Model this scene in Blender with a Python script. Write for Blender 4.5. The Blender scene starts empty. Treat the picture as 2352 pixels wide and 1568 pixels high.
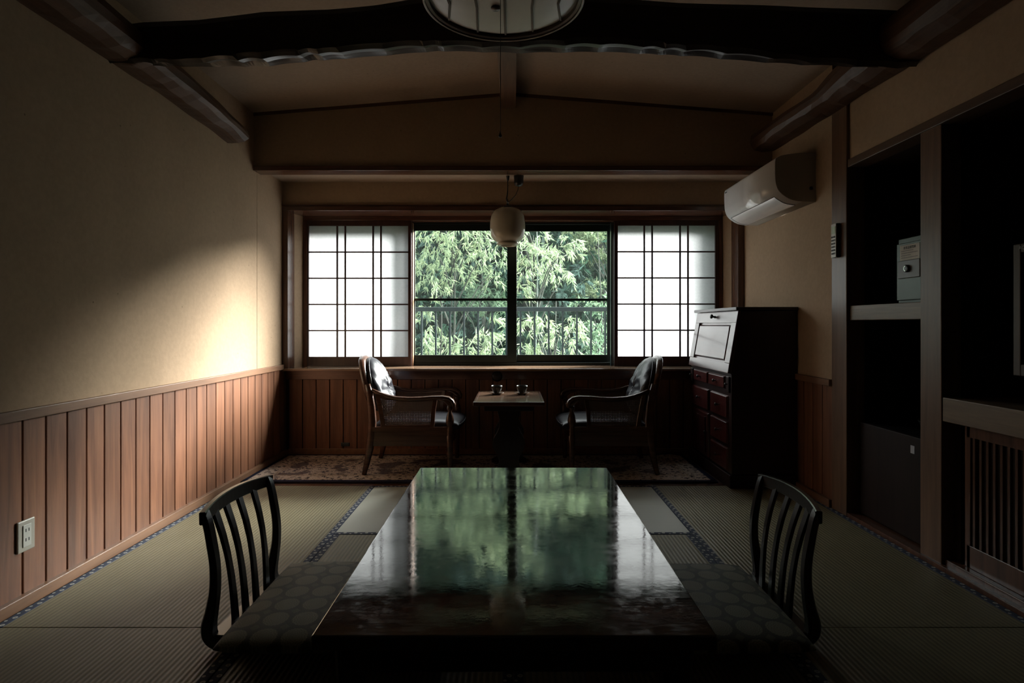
import bpy, math, random
import numpy as np
from mathutils import Vector, noise

sc = bpy.context.scene
COL = sc.collection
random.seed(7)

# ------------------------------------------------------------------ camera, sky, exposure
F = 1350.0
CX, CY = 1178.0, 746.0          # vanishing point of the room's depth lines, in photo pixels
CAMZ = 1.08
cam_data = bpy.data.cameras.new('camera')
cam_data.sensor_width = 36.0
cam_data.lens = F / 2352.0 * 36.0
cam_data.shift_x = (1176.0 - CX) / 2352.0
cam_data.shift_y = -(784.0 - CY) / 2352.0
cam_data.clip_start = 0.05
cam_data.clip_end = 300
cam = bpy.data.objects.new('camera', cam_data)
cam.location = (0, 0, CAMZ)
cam.rotation_euler = (math.radians(90), 0, 0)
COL.objects.link(cam)
sc.camera = cam

sc.view_settings.view_transform = 'Standard'
sc.view_settings.look = 'None'
sc.view_settings.gamma = 1.0
sc.view_settings.use_curve_mapping = False
sc.view_settings.exposure = -0.3
SKY = 9.0

world = bpy.data.worlds.new('sky')
sc.world = world
world.use_nodes = True
wn = world.node_tree.nodes
wl = world.node_tree.links
for n in list(wn):
    wn.remove(n)
wo = wn.new('ShaderNodeOutputWorld')
bg = wn.new('ShaderNodeBackground')
tc = wn.new('ShaderNodeTexCoord')
sx = wn.new('ShaderNodeSeparateXYZ')
rp = wn.new('ShaderNodeValToRGB')
rp.color_ramp.elements[0].position = 0.1
rp.color_ramp.elements[0].color = (0.30, 0.33, 0.34, 1)
rp.color_ramp.elements[1].position = 0.45
rp.color_ramp.elements[1].color = (0.96, 0.98, 1.0, 1)
wl.new(tc.outputs['Generated'], sx.inputs[0])
wl.new(sx.outputs['Z'], rp.inputs[0])
wl.new(rp.outputs[0], bg.inputs[0])
bg.inputs[1].default_value = SKY
wl.new(bg.outputs[0], wo.inputs[0])

# hazy sun above the wooded hill: a broad bright patch of the overcast
sd = bpy.data.lights.new('hazy_sun', 'SUN')
sd.energy = 76.0
sd.angle = math.radians(36)
sd.color = (1.0, 0.98, 0.95)
so = bpy.data.objects.new('hazy_sun', sd)
COL.objects.link(so)
so.rotation_euler = Vector((0.78, 0.52, 0.43)).to_track_quat('Z', 'Y').to_euler()

# the opening of the central window guides sampling of the sky
pd = bpy.data.lights.new('window_portal', 'AREA')
pd.shape = 'RECTANGLE'
pd.size = 1.68
pd.size_y = 1.09
po = bpy.data.objects.new('window_portal', pd)
po.location = (-0.015, 5.24, 1.36)
po.rotation_euler = (math.radians(-90), 0, 0)
pd.cycles.is_portal = True
COL.objects.link(po)

cy = sc.cycles
cy.max_bounces = 10
cy.diffuse_bounces = 2
cy.glossy_bounces = 4
cy.transmission_bounces = 6
cy.transparent_max_bounces = 12
cy.sample_clamp_indirect = 6.0
cy.use_denoising = True


# ------------------------------------------------------------------ helpers
def V(*a):
    return Vector(a)


def P(px, py, Y):
    """Point at depth Y that the photo shows at pixel (px, py)."""
    return Vector(((px - CX) / F * Y, Y, CAMZ - (py - CY) / F * Y))


def tag(o, label=None, cat=None, group=None, kind=None):
    if label:
        o['label'] = label
    if cat:
        o['category'] = cat
    if group:
        o['group'] = group
    if kind:
        o['kind'] = kind
    return o


def thing(name, label, cat, loc=(0, 0, 0), rz=0.0, group=None):
    o = bpy.data.objects.new(name, None)
    o.empty_display_size = 0.1
    o.location = loc
    o.rotation_euler = (0, 0, rz)
    COL.objects.link(o)
    return tag(o, label, cat, group)


class MB:
    def __init__(s):
        s.v = []
        s.f = []
        s.sm = []

    def add(s, vs, fs, smooth=False):
        b = len(s.v)
        s.v += [tuple(v) for v in vs]
        for f in fs:
            s.f.append(tuple(i + b for i in f))
            s.sm.append(smooth)
        return s

    def box(s, x0, x1, y0, y1, z0, z1):
        v = [(x0, y0, z0), (x1, y0, z0), (x1, y1, z0), (x0, y1, z0), (x0, y0, z1), (x1, y0, z1), (x1, y1, z1), (x0, y1, z1)]
        return s.add(v, [(0, 3, 2, 1), (4, 5, 6, 7), (0, 1, 5, 4), (1, 2, 6, 5), (2, 3, 7, 6), (3, 0, 4, 7)])

    def prism(s, poly, a, b, axis='y', smooth=False):
        """poly: 2D points; axis y: (x,z), axis x: (y,z), axis z: (x,y)."""
        def mk(p, t):
            return {'y': (p[0], t, p[1]), 'x': (t, p[0], p[1]), 'z': (p[0], p[1], t)}[axis]
        n = len(poly)
        v = [mk(p, a) for p in poly] + [mk(p, b) for p in poly]
        bs = len(s.v)
        s.v += v
        s.f.append(tuple(bs + i for i in range(n))); s.sm.append(False)
        s.f.append(tuple(bs + n + i for i in reversed(range(n)))); s.sm.append(False)
        for i in range(n):
            j = (i + 1) % n
            s.f.append((bs + i, bs + n + i, bs + n + j, bs + j)); s.sm.append(smooth)
        return s

    def rings(s, rings, smooth=True, cap=True, closed=True):
        n = len(rings[0])
        b = len(s.v)
        for r in rings:
            s.v += [tuple(p) for p in r]
        m = n if closed else n - 1
        for k in range(len(rings) - 1):
            for i in range(m):
                j = (i + 1) % n
                s.f.append((b + k * n + i, b + k * n + j, b + (k + 1) * n + j, b + (k + 1) * n + i)); s.sm.append(smooth)
        if cap and closed:
            s.f.append(tuple(b + i for i in reversed(range(n)))); s.sm.append(False)
            e = b + (len(rings) - 1) * n
            s.f.append(tuple(e + i for i in range(n))); s.sm.append(False)
        return s

    def tube(s, pts, r, n=10):
        pts = [Vector(p) for p in pts]
        if not hasattr(r, '__len__'):
            r = [r] * len(pts)
        rings = []
        ref = None
        for i, p in enumerate(pts):
            t = (pts[min(i + 1, len(pts) - 1)] - pts[max(i - 1, 0)]).normalized()
            if ref is None:
                ref = Vector((0, 0, 1)) if abs(t.z) < 0.9 else Vector((1, 0, 0))
            u = (ref - t * ref.dot(t)).normalized()
            ref = u
            w = t.cross(u)
            rings.append([p + (u * math.cos(a) + w * math.sin(a)) * r[i] for a in [2 * math.pi * k / n for k in range(n)]])
        return s.rings(rings)

    def lathe(s, prof, c, n=24, axis='z', cap=True):
        """prof: (radius, height)."""
        rings = []
        for r, h in prof:
            ring = []
            for k in range(n):
                a = 2 * math.pi * k / n
                p = (r * math.cos(a), r * math.sin(a), h)
                if axis == 'z':
                    q = p
                elif axis == 'x':
                    q = (p[2], p[0], p[1])
                elif axis == '-x':
                    q = (-p[2], p[1], p[0])
                elif axis == '-y':
                    q = (p[0], -p[2], p[1])
                ring.append((c[0] + q[0], c[1] + q[1], c[2] + q[2]))
            rings.append(ring)
        return s.rings(rings, cap=cap)

    def sweep(s, pts, L, a, b, ch=0.25, smooth=False):
        """rectangular section with cut corners along pts; a = half size along L, b = half size across."""
        pts = [Vector(p) for p in pts]
        L = Vector(L).normalized()
        n = len(pts)
        if not hasattr(a, '__len__'):
            a = [a] * n
        if not hasattr(b, '__len__'):
            b = [b] * n
        rings = []
        for i, p in enumerate(pts):
            t = (pts[min(i + 1, n - 1)] - pts[max(i - 1, 0)]).normalized()
            l = (L - t * L.dot(t)).normalized()
            N = t.cross(l).normalized()
            A, B = a[i], b[i]
            c = min(A, B) * ch
            sec = [(A, B - c), (A - c, B), (-A + c, B), (-A, B - c), (-A, -B + c), (-A + c, -B), (A - c, -B), (A, -B + c)]
            rings.append([p + l * q[0] + N * q[1] for q in sec])
        return s.rings(rings, smooth=smooth)

    def build(s, name, mat, parent=None, local=False, bevel=0.0, label=None, cat=None, group=None, kind=None, origin=None, seg=2, sub=0):
        me = bpy.data.meshes.new(name)
        v = [Vector(p) for p in s.v]
        if parent is not None:
            off = Vector((0, 0, 0)) if local else wloc(parent)
        else:
            if origin is None:
                xs = [p.x for p in v]; ys = [p.y for p in v]; zs = [p.z for p in v]
                off = Vector(((min(xs) + max(xs)) / 2, (min(ys) + max(ys)) / 2, min(zs)))
            else:
                off = Vector(origin)
        me.from_pydata([tuple(p - off) for p in v], [], s.f)
        me.polygons.foreach_set('use_smooth', s.sm)
        me.materials.append(mat)
        me.update()
        o = bpy.data.objects.new(name, me)
        COL.objects.link(o)
        if parent is not None:
            o.parent = parent
        else:
            o.location = off
        if bevel:
            m = o.modifiers.new('bevel', 'BEVEL')
            m.width = bevel
            m.segments = seg
            m.limit_method = 'ANGLE'
            m.angle_limit = math.radians(35)
        if sub:
            m = o.modifiers.new('sub', 'SUBSURF')
            m.levels = sub
            m.render_levels = sub
        return tag(o, label, cat, group, kind)


def wloc(o):
    l = Vector(o.location)
    p = o.parent
    while p is not None:
        l += p.location
        p = p.parent
    return l


def struct(mb, name, mat, bevel=0.0, **k):
    return mb.build(name, mat, bevel=bevel, kind='structure', **k)


def copy_tree(o, parent=None):
    c = o.copy()
    COL.objects.link(c)
    c.parent = parent
    for ch in o.children:
        copy_tree(ch, c)
    return c


# ------------------------------------------------------------------ materials
class NT:
    def __init__(s, name):
        s.m = bpy.data.materials.new(name)
        s.m.use_nodes = True
        s.t = s.m.node_tree
        s.n = s.t.nodes
        s.l = s.t.links
        s.b = s.n['Principled BSDF']
        s.out = s.n['Material Output']
        s.co = s.n.new('ShaderNodeTexCoord')

    def mapping(s, scale=(1, 1, 1), loc=(0, 0, 0), rot=(0, 0, 0), src='Object'):
        m = s.n.new('ShaderNodeMapping')
        m.inputs['Scale'].default_value = scale
        m.inputs['Location'].default_value = loc
        m.inputs['Rotation'].default_value = rot
        s.l.new(s.co.outputs[src], m.inputs['Vector'])
        return m.outputs[0]

    def noise(s, vec, scale=5, detail=4, rough=0.55, dist=0.0):
        t = s.n.new('ShaderNodeTexNoise')
        t.inputs['Scale'].default_value = scale
        t.inputs['Detail'].default_value = detail
        t.inputs['Roughness'].default_value = rough
        t.inputs['Distortion'].default_value = dist
        s.l.new(vec, t.inputs['Vector'])
        return t.outputs['Fac']

    def wave(s, vec, scale=5, dist=0, direction='X', detail=2, dscale=1):
        t = s.n.new('ShaderNodeTexWave')
        t.bands_direction = direction
        t.inputs['Scale'].default_value = scale
        t.inputs['Distortion'].default_value = dist
        t.inputs['Detail'].default_value = detail
        t.inputs['Detail Scale'].default_value = dscale
        s.l.new(vec, t.inputs['Vector'])
        return t.outputs['Fac']

    def voronoi(s, vec, scale=5, feature='F1', out='Distance', rnd=1.0):
        t = s.n.new('ShaderNodeTexVoronoi')
        t.feature = feature
        t.inputs['Scale'].default_value = scale
        t.inputs['Randomness'].default_value = rnd
        s.l.new(vec, t.inputs['Vector'])
        return t.outputs[out]

    def ramp(s, fac, stops, interp='LINEAR'):
        r = s.n.new('ShaderNodeValToRGB')
        r.color_ramp.interpolation = interp
        e = r.color_ramp.elements
        while len(e) < len(stops):
            e.new(0.5)
        for i, (p, c) in enumerate(stops):
            e[i].position = p
            if not hasattr(c, '__len__'):
                c = (c, c, c)
            e[i].color = (c[0], c[1], c[2], 1)
        s.l.new(fac, r.inputs[0])
        return r.outputs[0]

    def math(s, op, a, b=None, c=None):
        m = s.n.new('ShaderNodeMath')
        m.operation = op
        for i, x in enumerate((a, b, c)):
            if x is None:
                continue
            if isinstance(x, (int, float)):
                m.inputs[i].default_value = x
            else:
                s.l.new(x, m.inputs[i])
        return m.outputs[0]

    def sep(s, vec):
        x = s.n.new('ShaderNodeSeparateXYZ')
        s.l.new(vec, x.inputs[0])
        return x.outputs

    def mix(s, fac, a, b, mode='MIX'):
        m = s.n.new('ShaderNodeMix')
        m.data_type = 'RGBA'
        m.blend_type = mode
        for sock, x in ((m.inputs[0], fac), (m.inputs[6], a), (m.inputs[7], b)):
            if isinstance(x, (int, float)):
                sock.default_value = x
            elif isinstance(x, tuple):
                sock.default_value = (x[0], x[1], x[2], 1)
            else:
                s.l.new(x, sock)
        return m.outputs[2]

    def bump(s, h, strength=0.3, dist=0.01):
        b = s.n.new('ShaderNodeBump')
        b.inputs['Strength'].default_value = strength
        b.inputs['Distance'].default_value = dist
        s.l.new(h, b.inputs['Height'])
        s.l.new(b.outputs[0], s.b.inputs['Normal'])
        return b

    def set(s, **k):
        for a, x in k.items():
            key = {'color': 'Base Color', 'rough': 'Roughness', 'metal': 'Metallic', 'spec': 'Specular IOR Level',
                   'coat': 'Coat Weight', 'coatr': 'Coat Roughness', 'sheen': 'Sheen Weight', 'trans': 'Transmission Weight'}[a]
            sock = s.b.inputs[key]
            if isinstance(x, (int, float)):
                sock.default_value = x
            elif isinstance(x, tuple):
                sock.default_value = (x[0], x[1], x[2], 1)
            else:
                s.l.new(x, sock)
        return s.m


def mul(c, k):
    return tuple(x * k for x in c)


def wood(name, dark, light, axis='z', rough=0.45, scale=1.0, island=0.0, coat=0.0, bump=0.15, spec=0.5):
    t = NT(name)
    st = {'x': (0.9, 14, 14), 'y': (14, 0.9, 14), 'z': (14, 14, 0.9)}[axis]
    vec = t.mapping(tuple(q * scale for q in st))
    if island:
        g = t.n.new('ShaderNodeNewGeometry')
        r = g.outputs['Random Per Island']
        off = t.n.new('ShaderNodeVectorMath')
        off.operation = 'ADD'
        cmb = t.n.new('ShaderNodeCombineXYZ')
        sc_ = t.math('MULTIPLY', r, 37.0)
        for i in range(3):
            t.l.new(sc_, cmb.inputs[i])
        t.l.new(vec, off.inputs[0])
        t.l.new(cmb.outputs[0], off.inputs[1])
        vec = off.outputs[0]
    a = t.noise(vec, 1.4, 5, 0.6, 0.8)
    b = t.noise(vec, 7.0, 3, 0.6, 0.2)
    f = t.math('ADD', t.math('MULTIPLY', a, 0.75), t.math('MULTIPLY', b, 0.25))
    col = t.ramp(f, [(0.33, dark), (0.5, tuple((d + l) / 2 for d, l in zip(dark, light))), (0.66, light)])
    if island:
        br = t.math('ADD', t.math('MULTIPLY', r, island), 1.0 - island / 2)
        cc = t.n.new('ShaderNodeCombineColor')
        for i in range(3):
            t.l.new(br, cc.inputs[i])
        col = t.mix(1.0, col, cc.outputs[0], 'MULTIPLY')
    t.set(color=col, rough=rough, coat=coat, spec=spec)
    t.b.inputs['Coat Roughness'].default_value = 0.15
    if bump:
        t.bump(f, bump, 0.004)
    return t.m


def plain(name, c, rough=0.5, metal=0.0, coat=0.0, bump=0.0, bs=60, spec=0.5, var=0.12):
    t = NT(name)
    v = t.mapping()
    n = t.noise(v, bs * 0.2, 3)
    col = t.ramp(n, [(0.3, mul(c, 1 - var)), (0.7, mul(c, 1 + var))])
    t.set(color=col, rough=rough, metal=metal, coat=coat, spec=spec)
    if bump:
        t.bump(t.noise(v, bs, 4), bump, 0.003)
    return t.m


def plaster(name, c):
    t = NT(name)
    v = t.mapping()
    n1 = t.noise(v, 1.7, 4)
    n2 = t.noise(v, 45, 3)
    col = t.ramp(n1, [(0.3, mul(c, 0.9)), (0.7, mul(c, 1.08))])
    col = t.mix(0.25, col, t.ramp(n2, [(0.35, mul(c, 0.8)), (0.65, mul(c, 1.15))]))
    sp = t.voronoi(v, 9.0)                                   # small chips and specks
    spk = t.ramp(sp, [(0.03, 0.0), (0.05, 1.0)])
    col = t.mix(spk, mul(c, 0.55), col)
    t.set(color=col, rough=0.92, spec=0.2)
    t.bump(n2, 0.25, 0.004)
    return t.m


M = {}
M['plaster'] = plaster('wall_plaster', (0.41, 0.29, 0.19))
M['ceiling'] = plaster('ceiling_paper', (0.34, 0.25, 0.185))
M['board'] = wood('wainscot_boards', (0.12, 0.050, 0.028), (0.26, 0.115, 0.062), 'z', 0.38, island=0.35)
M['cap'] = wood('cap_rail_wood', (0.15, 0.075, 0.04), (0.26, 0.135, 0.075), 'y', 0.4)
M['trimx'] = wood('dark_trim_x', (0.065, 0.028, 0.018), (0.13, 0.058, 0.036), 'x', 0.16, spec=0.9, bump=0.05)
M['trimz'] = wood('dark_trim_z', (0.07, 0.032, 0.02), (0.14, 0.065, 0.038), 'z', 0.25)
M['shojiwood'] = wood('shoji_frame_wood', (0.035, 0.014, 0.011), (0.065, 0.028, 0.02), 'z', 0.4)
M['log'] = wood('log_brown', (0.045, 0.022, 0.012), (0.12, 0.06, 0.032), 'y', 0.55, scale=0.7, bump=0.5, spec=0.3)
M['beam'] = wood('beam_black', (0.012, 0.008, 0.006), (0.035, 0.022, 0.016), 'x', 0.33, scale=0.7, bump=0.6)
M['post'] = wood('post_brown', (0.10, 0.055, 0.032), (0.19, 0.105, 0.062), 'z', 0.4)
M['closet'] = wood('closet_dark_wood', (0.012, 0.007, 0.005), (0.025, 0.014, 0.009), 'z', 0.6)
M['closety'] = wood('closet_shelf_wood', (0.13, 0.085, 0.05), (0.22, 0.15, 0.09), 'y', 0.42)
M['floorwood'] = wood('floor_wood', (0.05, 0.025, 0.015), (0.10, 0.05, 0.03), 'x', 0.4)
M['dark'] = plain('dark_backing', (0.01, 0.008, 0.006), 0.8)
M['alu'] = plain('bronze_aluminium', (0.012, 0.02, 0.018), 0.35, 0.3)
M['alul'] = plain('rail_grey_paint', (0.022, 0.035, 0.038), 0.35, 0.2)
M['blacklac'] = wood('black_lacquer', (0.008, 0.006, 0.006), (0.018, 0.011, 0.010), 'z', 0.28, bump=0.03)
M['mahog'] = wood('mahogany_gloss', (0.045, 0.010, 0.010), (0.09, 0.022, 0.020), 'z', 0.25, bump=0.03, coat=0.3)
M['mahogd'] = wood('mahogany_dark', (0.012, 0.005, 0.005), (0.025, 0.011, 0.010), 'z', 0.35, bump=0.03)
M['fall'] = wood('mahogany_fall_front', (0.05, 0.018, 0.018), (0.09, 0.035, 0.033), 'y', 0.3, bump=0.03, coat=0.5)
M['chairwood'] = wood('armchair_brown_wood', (0.04, 0.018, 0.011), (0.10, 0.045, 0.027), 'x', 0.25, bump=0.05, coat=0.3)
M['cane'] = plain('cane', (0.09, 0.05, 0.03), 0.5)
M['leather'] = plain('black_leather', (0.016, 0.016, 0.021), 0.38, 0, bump=0.12, bs=120, spec=0.4)
M['piping'] = plain('leather_piping', (0.03, 0.03, 0.035), 0.3)
M['white'] = plain('aircon_white', (0.80, 0.77, 0.75), 0.07, var=0.02)
M['offwhite'] = plain('aircon_side_cream', (0.42, 0.38, 0.32), 0.45, var=0.03)
M['chrome'] = plain('chrome', (0.6, 0.6, 0.58), 0.15, 1.0)
M['paperw'] = plain('label_paper', (0.6, 0.58, 0.52), 0.7)
M['ink'] = plain('ink', (0.02, 0.02, 0.02), 0.7)
M['safe'] = plain('safe_green_grey', (0.028, 0.04, 0.028), 0.3, 0.2)
M['plate'] = plain('outlet_cream', (0.45, 0.43, 0.36), 0.4, var=0.03)
M['platew'] = plain('outlet_white', (0.62, 0.62, 0.56), 0.4, var=0.03)
M['blackp'] = plain('black_plastic', (0.01, 0.01, 0.01), 0.3)
M['tvframe'] = plain('tv_silver_brown', (0.06, 0.045, 0.035), 0.5, 0.2)
M['cup'] = plain('cup_dark_glaze', (0.03, 0.03, 0.025), 0.25)
M['cupin'] = plain('saucer_brown_glaze', (0.09, 0.06, 0.045), 0.2)
M['lampshade'] = plain('lamp_acrylic', (0.55, 0.52, 0.47), 0.45, var=0.04)
M['ground'] = plain('forest_floor', (0.02, 0.035, 0.018), 0.9)
M['bark'] = wood('bark_grey', (0.02, 0.024, 0.018), (0.055, 0.065, 0.05), 'z', 0.9, scale=0.3, bump=0.5)
M['culm'] = plain('pale_culm', (0.085, 0.125, 0.10), 0.6)
M['concrete'] = plain('balcony_slab', (0.2, 0.2, 0.19), 0.9)


def leafmat(name, c, tr=0.45):
    t = NT(name)
    g = t.n.new('ShaderNodeNewGeometry')
    r = g.outputs['Random Per Island']
    v = t.mapping()
    n = t.noise(v, 0.8, 2)
    f = t.math('ADD', t.math('MULTIPLY', r, 0.6), t.math('MULTIPLY', n, 0.4))
    col = t.ramp(f, [(0.15, mul(c, 0.65)), (0.5, c), (0.85, (min(1, c[0] * 1.45), min(1, c[1] * 1.25), c[2] * 1.15))])
    t.set(color=col, rough=0.6, spec=0.12)
    tl = t.n.new('ShaderNodeBsdfTranslucent')
    t.l.new(col, tl.inputs[0])
    mx = t.n.new('ShaderNodeMixShader')
    mx.inputs[0].default_value = tr
    t.l.new(t.b.outputs[0], mx.inputs[1])
    t.l.new(tl.outputs[0], mx.inputs[2])
    t.l.new(mx.outputs[0], t.out.inputs[0])
    return t.m


M['leaf_pale'] = leafmat('leaf_pale_green', (0.20, 0.275, 0.165))
M['leaf_mid'] = leafmat('leaf_mid_green', (0.10, 0.17, 0.105))
M['leaf_dark'] = leafmat('leaf_dark_green', (0.04, 0.09, 0.06), 0.35)
M['leaf_far'] = leafmat('leaf_distant_haze_tint', (0.085, 0.15, 0.125), 0.3)  # blue-green shift puts distance haze into the leaf colour

# shoji paper
t = NT('shoji_paper')
n = t.noise(t.mapping(), 60, 5, 0.7)
pc = t.ramp(n, [(0.3, (0.29, 0.29, 0.30)), (0.7, (0.35, 0.35, 0.36))])
tl = t.n.new('ShaderNodeBsdfTranslucent')
df = t.n.new('ShaderNodeBsdfDiffuse')
mx = t.n.new('ShaderNodeMixShader')
mx.inputs[0].default_value = 0.22
t.l.new(pc, tl.inputs[0])
df.inputs[0].default_value = (0.75, 0.72, 0.66, 1)
t.l.new(tl.outputs[0], mx.inputs[1])
t.l.new(df.outputs[0], mx.inputs[2])
t.l.new(mx.outputs[0], t.out.inputs[0])
M['paper'] = t.m

# window glass; its faint pale veil stands in for outdoor haze
t = NT('window_glass')
tr = t.n.new('ShaderNodeBsdfTransparent')
tr.inputs[0].default_value = (0.93, 0.98, 0.96, 1)
gl = t.n.new('ShaderNodeBsdfGlossy')
gl.inputs['Roughness'].default_value = 0.02
fr = t.n.new('ShaderNodeFresnel')
fr.inputs[0].default_value = 1.45
mx = t.n.new('ShaderNodeMixShader')
t.l.new(fr.outputs[0], mx.inputs[0])
t.l.new(tr.outputs[0], mx.inputs[1])
t.l.new(gl.outputs[0], mx.inputs[2])
tl = t.n.new('ShaderNodeBsdfTranslucent')
tl.inputs[0].default_value = (0.85, 0.95, 0.92, 1)
mx2 = t.n.new('ShaderNodeMixShader')
mx2.inputs[0].default_value = 0.003
t.l.new(mx.outputs[0], mx2.inputs[1])
t.l.new(tl.outputs[0], mx2.inputs[2])
t.l.new(mx2.outputs[0], t.out.inputs[0])
M['glass'] = t.m

# opal glass of the pendant lamp
t = NT('opal_glass')
t.set(color=(0.50, 0.45, 0.34), rough=0.12)
M['opal'] = t.m


def tatami(name, axis, c1, c2):
    t = NT(name)
    v = t.mapping()
    w = t.wave(v, 17.0, 0.0, 'X' if axis == 'y' else 'Y', 0)
    fine = t.noise(t.mapping((1.5, 260, 1) if axis == 'y' else (260, 1.5, 1)), 1.0, 3)
    pat = t.noise(v, 3.0, 3)
    col = t.mix(t.ramp(w, [(0.0, 0.0), (0.4, 0.7), (1.0, 1.0)]), mul(c1, 0.45 if axis == 'y' else 0.8), c1)
    col = t.mix(t.math('MULTIPLY', fine, 0.55), col, c2)
    col = t.mix(t.math('MULTIPLY', pat, 0.35), col, mul(c2, 0.85))
    if axis == 'y':
        t.set(color=col, rough=0.5, spec=0.45)
        t.bump(t.math('ADD', t.math('MULTIPLY', w, 0.8), t.math('MULTIPLY', fine, 0.35)), 0.5, 0.003)
    else:
        t.set(color=col, rough=0.42, spec=0.9)
        t.bump(t.math('ADD', t.math('MULTIPLY', w, 0.8), t.math('MULTIPLY', fine, 0.35)), 0.15, 0.002)
    return t.m


M['tatami_y'] = tatami('tatami_weave_long', 'y', (0.27, 0.235, 0.14), (0.18, 0.165, 0.09))
M['tatami_x'] = tatami('tatami_weave_across', 'x', (0.46, 0.47, 0.40), (0.36, 0.38, 0.32))  # paler base colour stands in for window sheen on the crosswise rush


def cloth_border(name, axis):
    t = NT(name)
    v = t.sep(t.mapping())
    along, across = (v[1], v[0]) if axis == 'y' else (v[0], v[1])
    a = t.math('SUBTRACT', t.math('FRACT', t.math('DIVIDE', along, 0.056)), 0.5)
    c = t.math('DIVIDE', across, 0.056)
    r1 = t.math('SQRT', t.math('ADD', t.math('POWER', t.math('SUBTRACT', a, 0.2), 2.0), t.math('POWER', t.math('SUBTRACT', c, 0.10), 2.0)))
    r2 = t.math('SQRT', t.math('ADD', t.math('POWER', t.math('ADD', a, 0.25), 2.0), t.math('POWER', t.math('ADD', c, 0.13), 2.0)))
    m1 = t.math('LESS_THAN', r1, 0.15)
    h1 = t.math('LESS_THAN', r1, 0.05)
    m2 = t.math('LESS_THAN', r2, 0.10)
    m = t.math('SUBTRACT', t.math('MAXIMUM', m1, m2), t.math('MULTIPLY', h1, 0.7))
    n = t.noise(t.mapping(), 300, 2)
    base = t.ramp(n, [(0.3, (0.035, 0.045, 0.075)), (0.7, (0.07, 0.085, 0.12))])
    col = t.mix(m, base, (0.42, 0.43, 0.40))
    t.set(color=col, rough=0.75, spec=0.2)
    return t.m


M['heri_y'] = cloth_border('mat_border_long', 'y')
M['heri_x'] = cloth_border('mat_border_across', 'x')

# zabuton cloth with round medallions
t = NT('cushion_cloth')
v = t.sep(t.mapping())
pitch = 0.0955
gx = t.math('SUBTRACT', t.math('FRACT', t.math('DIVIDE', v[0], pitch)), 0.5)
gy = t.math('SUBTRACT', t.math('FRACT', t.math('DIVIDE', v[1], pitch)), 0.5)
r = t.math('SQRT', t.math('ADD', t.math('MULTIPLY', gx, gx), t.math('MULTIPLY', gy, gy)))
ang = t.math('ARCTAN2', gy, gx)
petal = t.math('MULTIPLY', t.math('SINE', t.math('MULTIPLY', ang, 26.0)), 0.014)
rr = t.math('ADD', r, petal)
disc = t.math('LESS_THAN', rr, 0.425)
rings = t.math('GREATER_THAN', t.math('SINE', t.math('ADD', t.math('MULTIPLY', r, 70.0), t.math('MULTIPLY', t.math('SINE', t.math('MULTIPLY', ang, 13.0)), 1.6))), -0.15)
hx = t.math('SUBTRACT', t.math('FRACT', t.math('ADD', t.math('DIVIDE', v[0], pitch), 0.5)), 0.5)
hy = t.math('SUBTRACT', t.math('FRACT', t.math('ADD', t.math('DIVIDE', v[1], pitch), 0.5)), 0.5)
dia = t.math('LESS_THAN', t.math('ADD', t.math('ABSOLUTE', hx), t.math('ABSOLUTE', hy)), 0.17)
n = t.noise(t.mapping(), 350, 2)
mask = t.math('MULTIPLY', disc, t.math('ADD', 0.55, t.math('MULTIPLY', rings, 0.45)))
mask = t.math('MAXIMUM', mask, t.math('MULTIPLY', dia, 0.35))
mask = t.math('MULTIPLY', mask, t.math('ADD', 0.6, t.math('MULTIPLY', n, 0.6)))
col = t.mix(mask, (0.042, 0.050, 0.038), (0.26, 0.265, 0.19))
t.set(color=col, rough=0.6, sheen=0.15, spec=0.25)
t.bump(n, 0.2, 0.002)
M['zabuton'] = t.m

# table top: worn dark lacquer
t = NT('table_lacquer')
v = t.mapping()
n1 = t.noise(v, 6, 6, 0.65, 0.4)
n2 = t.noise(v, 38, 4, 0.7)
n3 = t.noise(t.mapping((3, 30, 1)), 3, 4)
col = t.ramp(n1, [(0.35, (0.016, 0.013, 0.012)), (0.65, (0.034, 0.029, 0.028))])
f = t.math('ADD', t.math('MULTIPLY', n1, 0.5), t.math('MULTIPLY', n2, 0.3))
f = t.math('ADD', f, t.math('MULTIPLY', n3, 0.2))
rg = t.ramp(f, [(0.38, 0.03), (0.5, 0.075), (0.62, 0.17)])
t.set(color=col, rough=rg, spec=0.8)
t.b.inputs['IOR'].default_value = 1.6
t.bump(t.noise(v, 55, 3), 0.05, 0.002)
M['tabletop'] = t.m

# rug
t = NT('rug_pile')
v = t.mapping()
s_ = t.sep(v)
HW, HD = 1.63, 0.415
ex = t.math('SUBTRACT', HW, t.math('ABSOLUTE', s_[0]))
ey = t.math('SUBTRACT', HD, t.math('ABSOLUTE', s_[1]))
edge = t.math('MINIMUM', ex, ey)
vo = t.voronoi(v, 24, 'F1')
vo2 = t.voronoi(v, 46, 'DISTANCE_TO_EDGE')
wv = t.noise(v, 40, 3, 0.6, 1.6)
orn = t.ramp(t.math('ADD', t.math('MULTIPLY', wv, 0.8), t.math('MULTIPLY', vo, 0.4)), [(0.51, 0.0), (0.55, 1.0), (0.74, 1.0), (0.78, 0.15)])
vine = t.ramp(vo2, [(0.04, 1.0), (0.09, 0.0)])
beige = (0.50, 0.40, 0.33)
navy = (0.018, 0.022, 0.045)
field = t.mix(orn, navy, beige)
field = t.mix(t.math('MULTIPLY', vine, 0.55), field, (0.10, 0.07, 0.065))
big = t.ramp(t.noise(v, 3.4, 2), [(0.54, 0.0), (0.58, 1.0)])
field = t.mix(t.math('MULTIPLY', big, 0.75), field, t.mix(orn, (0.10, 0.05, 0.04), navy))
band = t.mix(orn, (0.05, 0.045, 0.05), (0.52, 0.43, 0.36))
col = t.mix(t.ramp(edge, [(0.16, 0.0), (0.162, 1.0)]), band, field)
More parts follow.
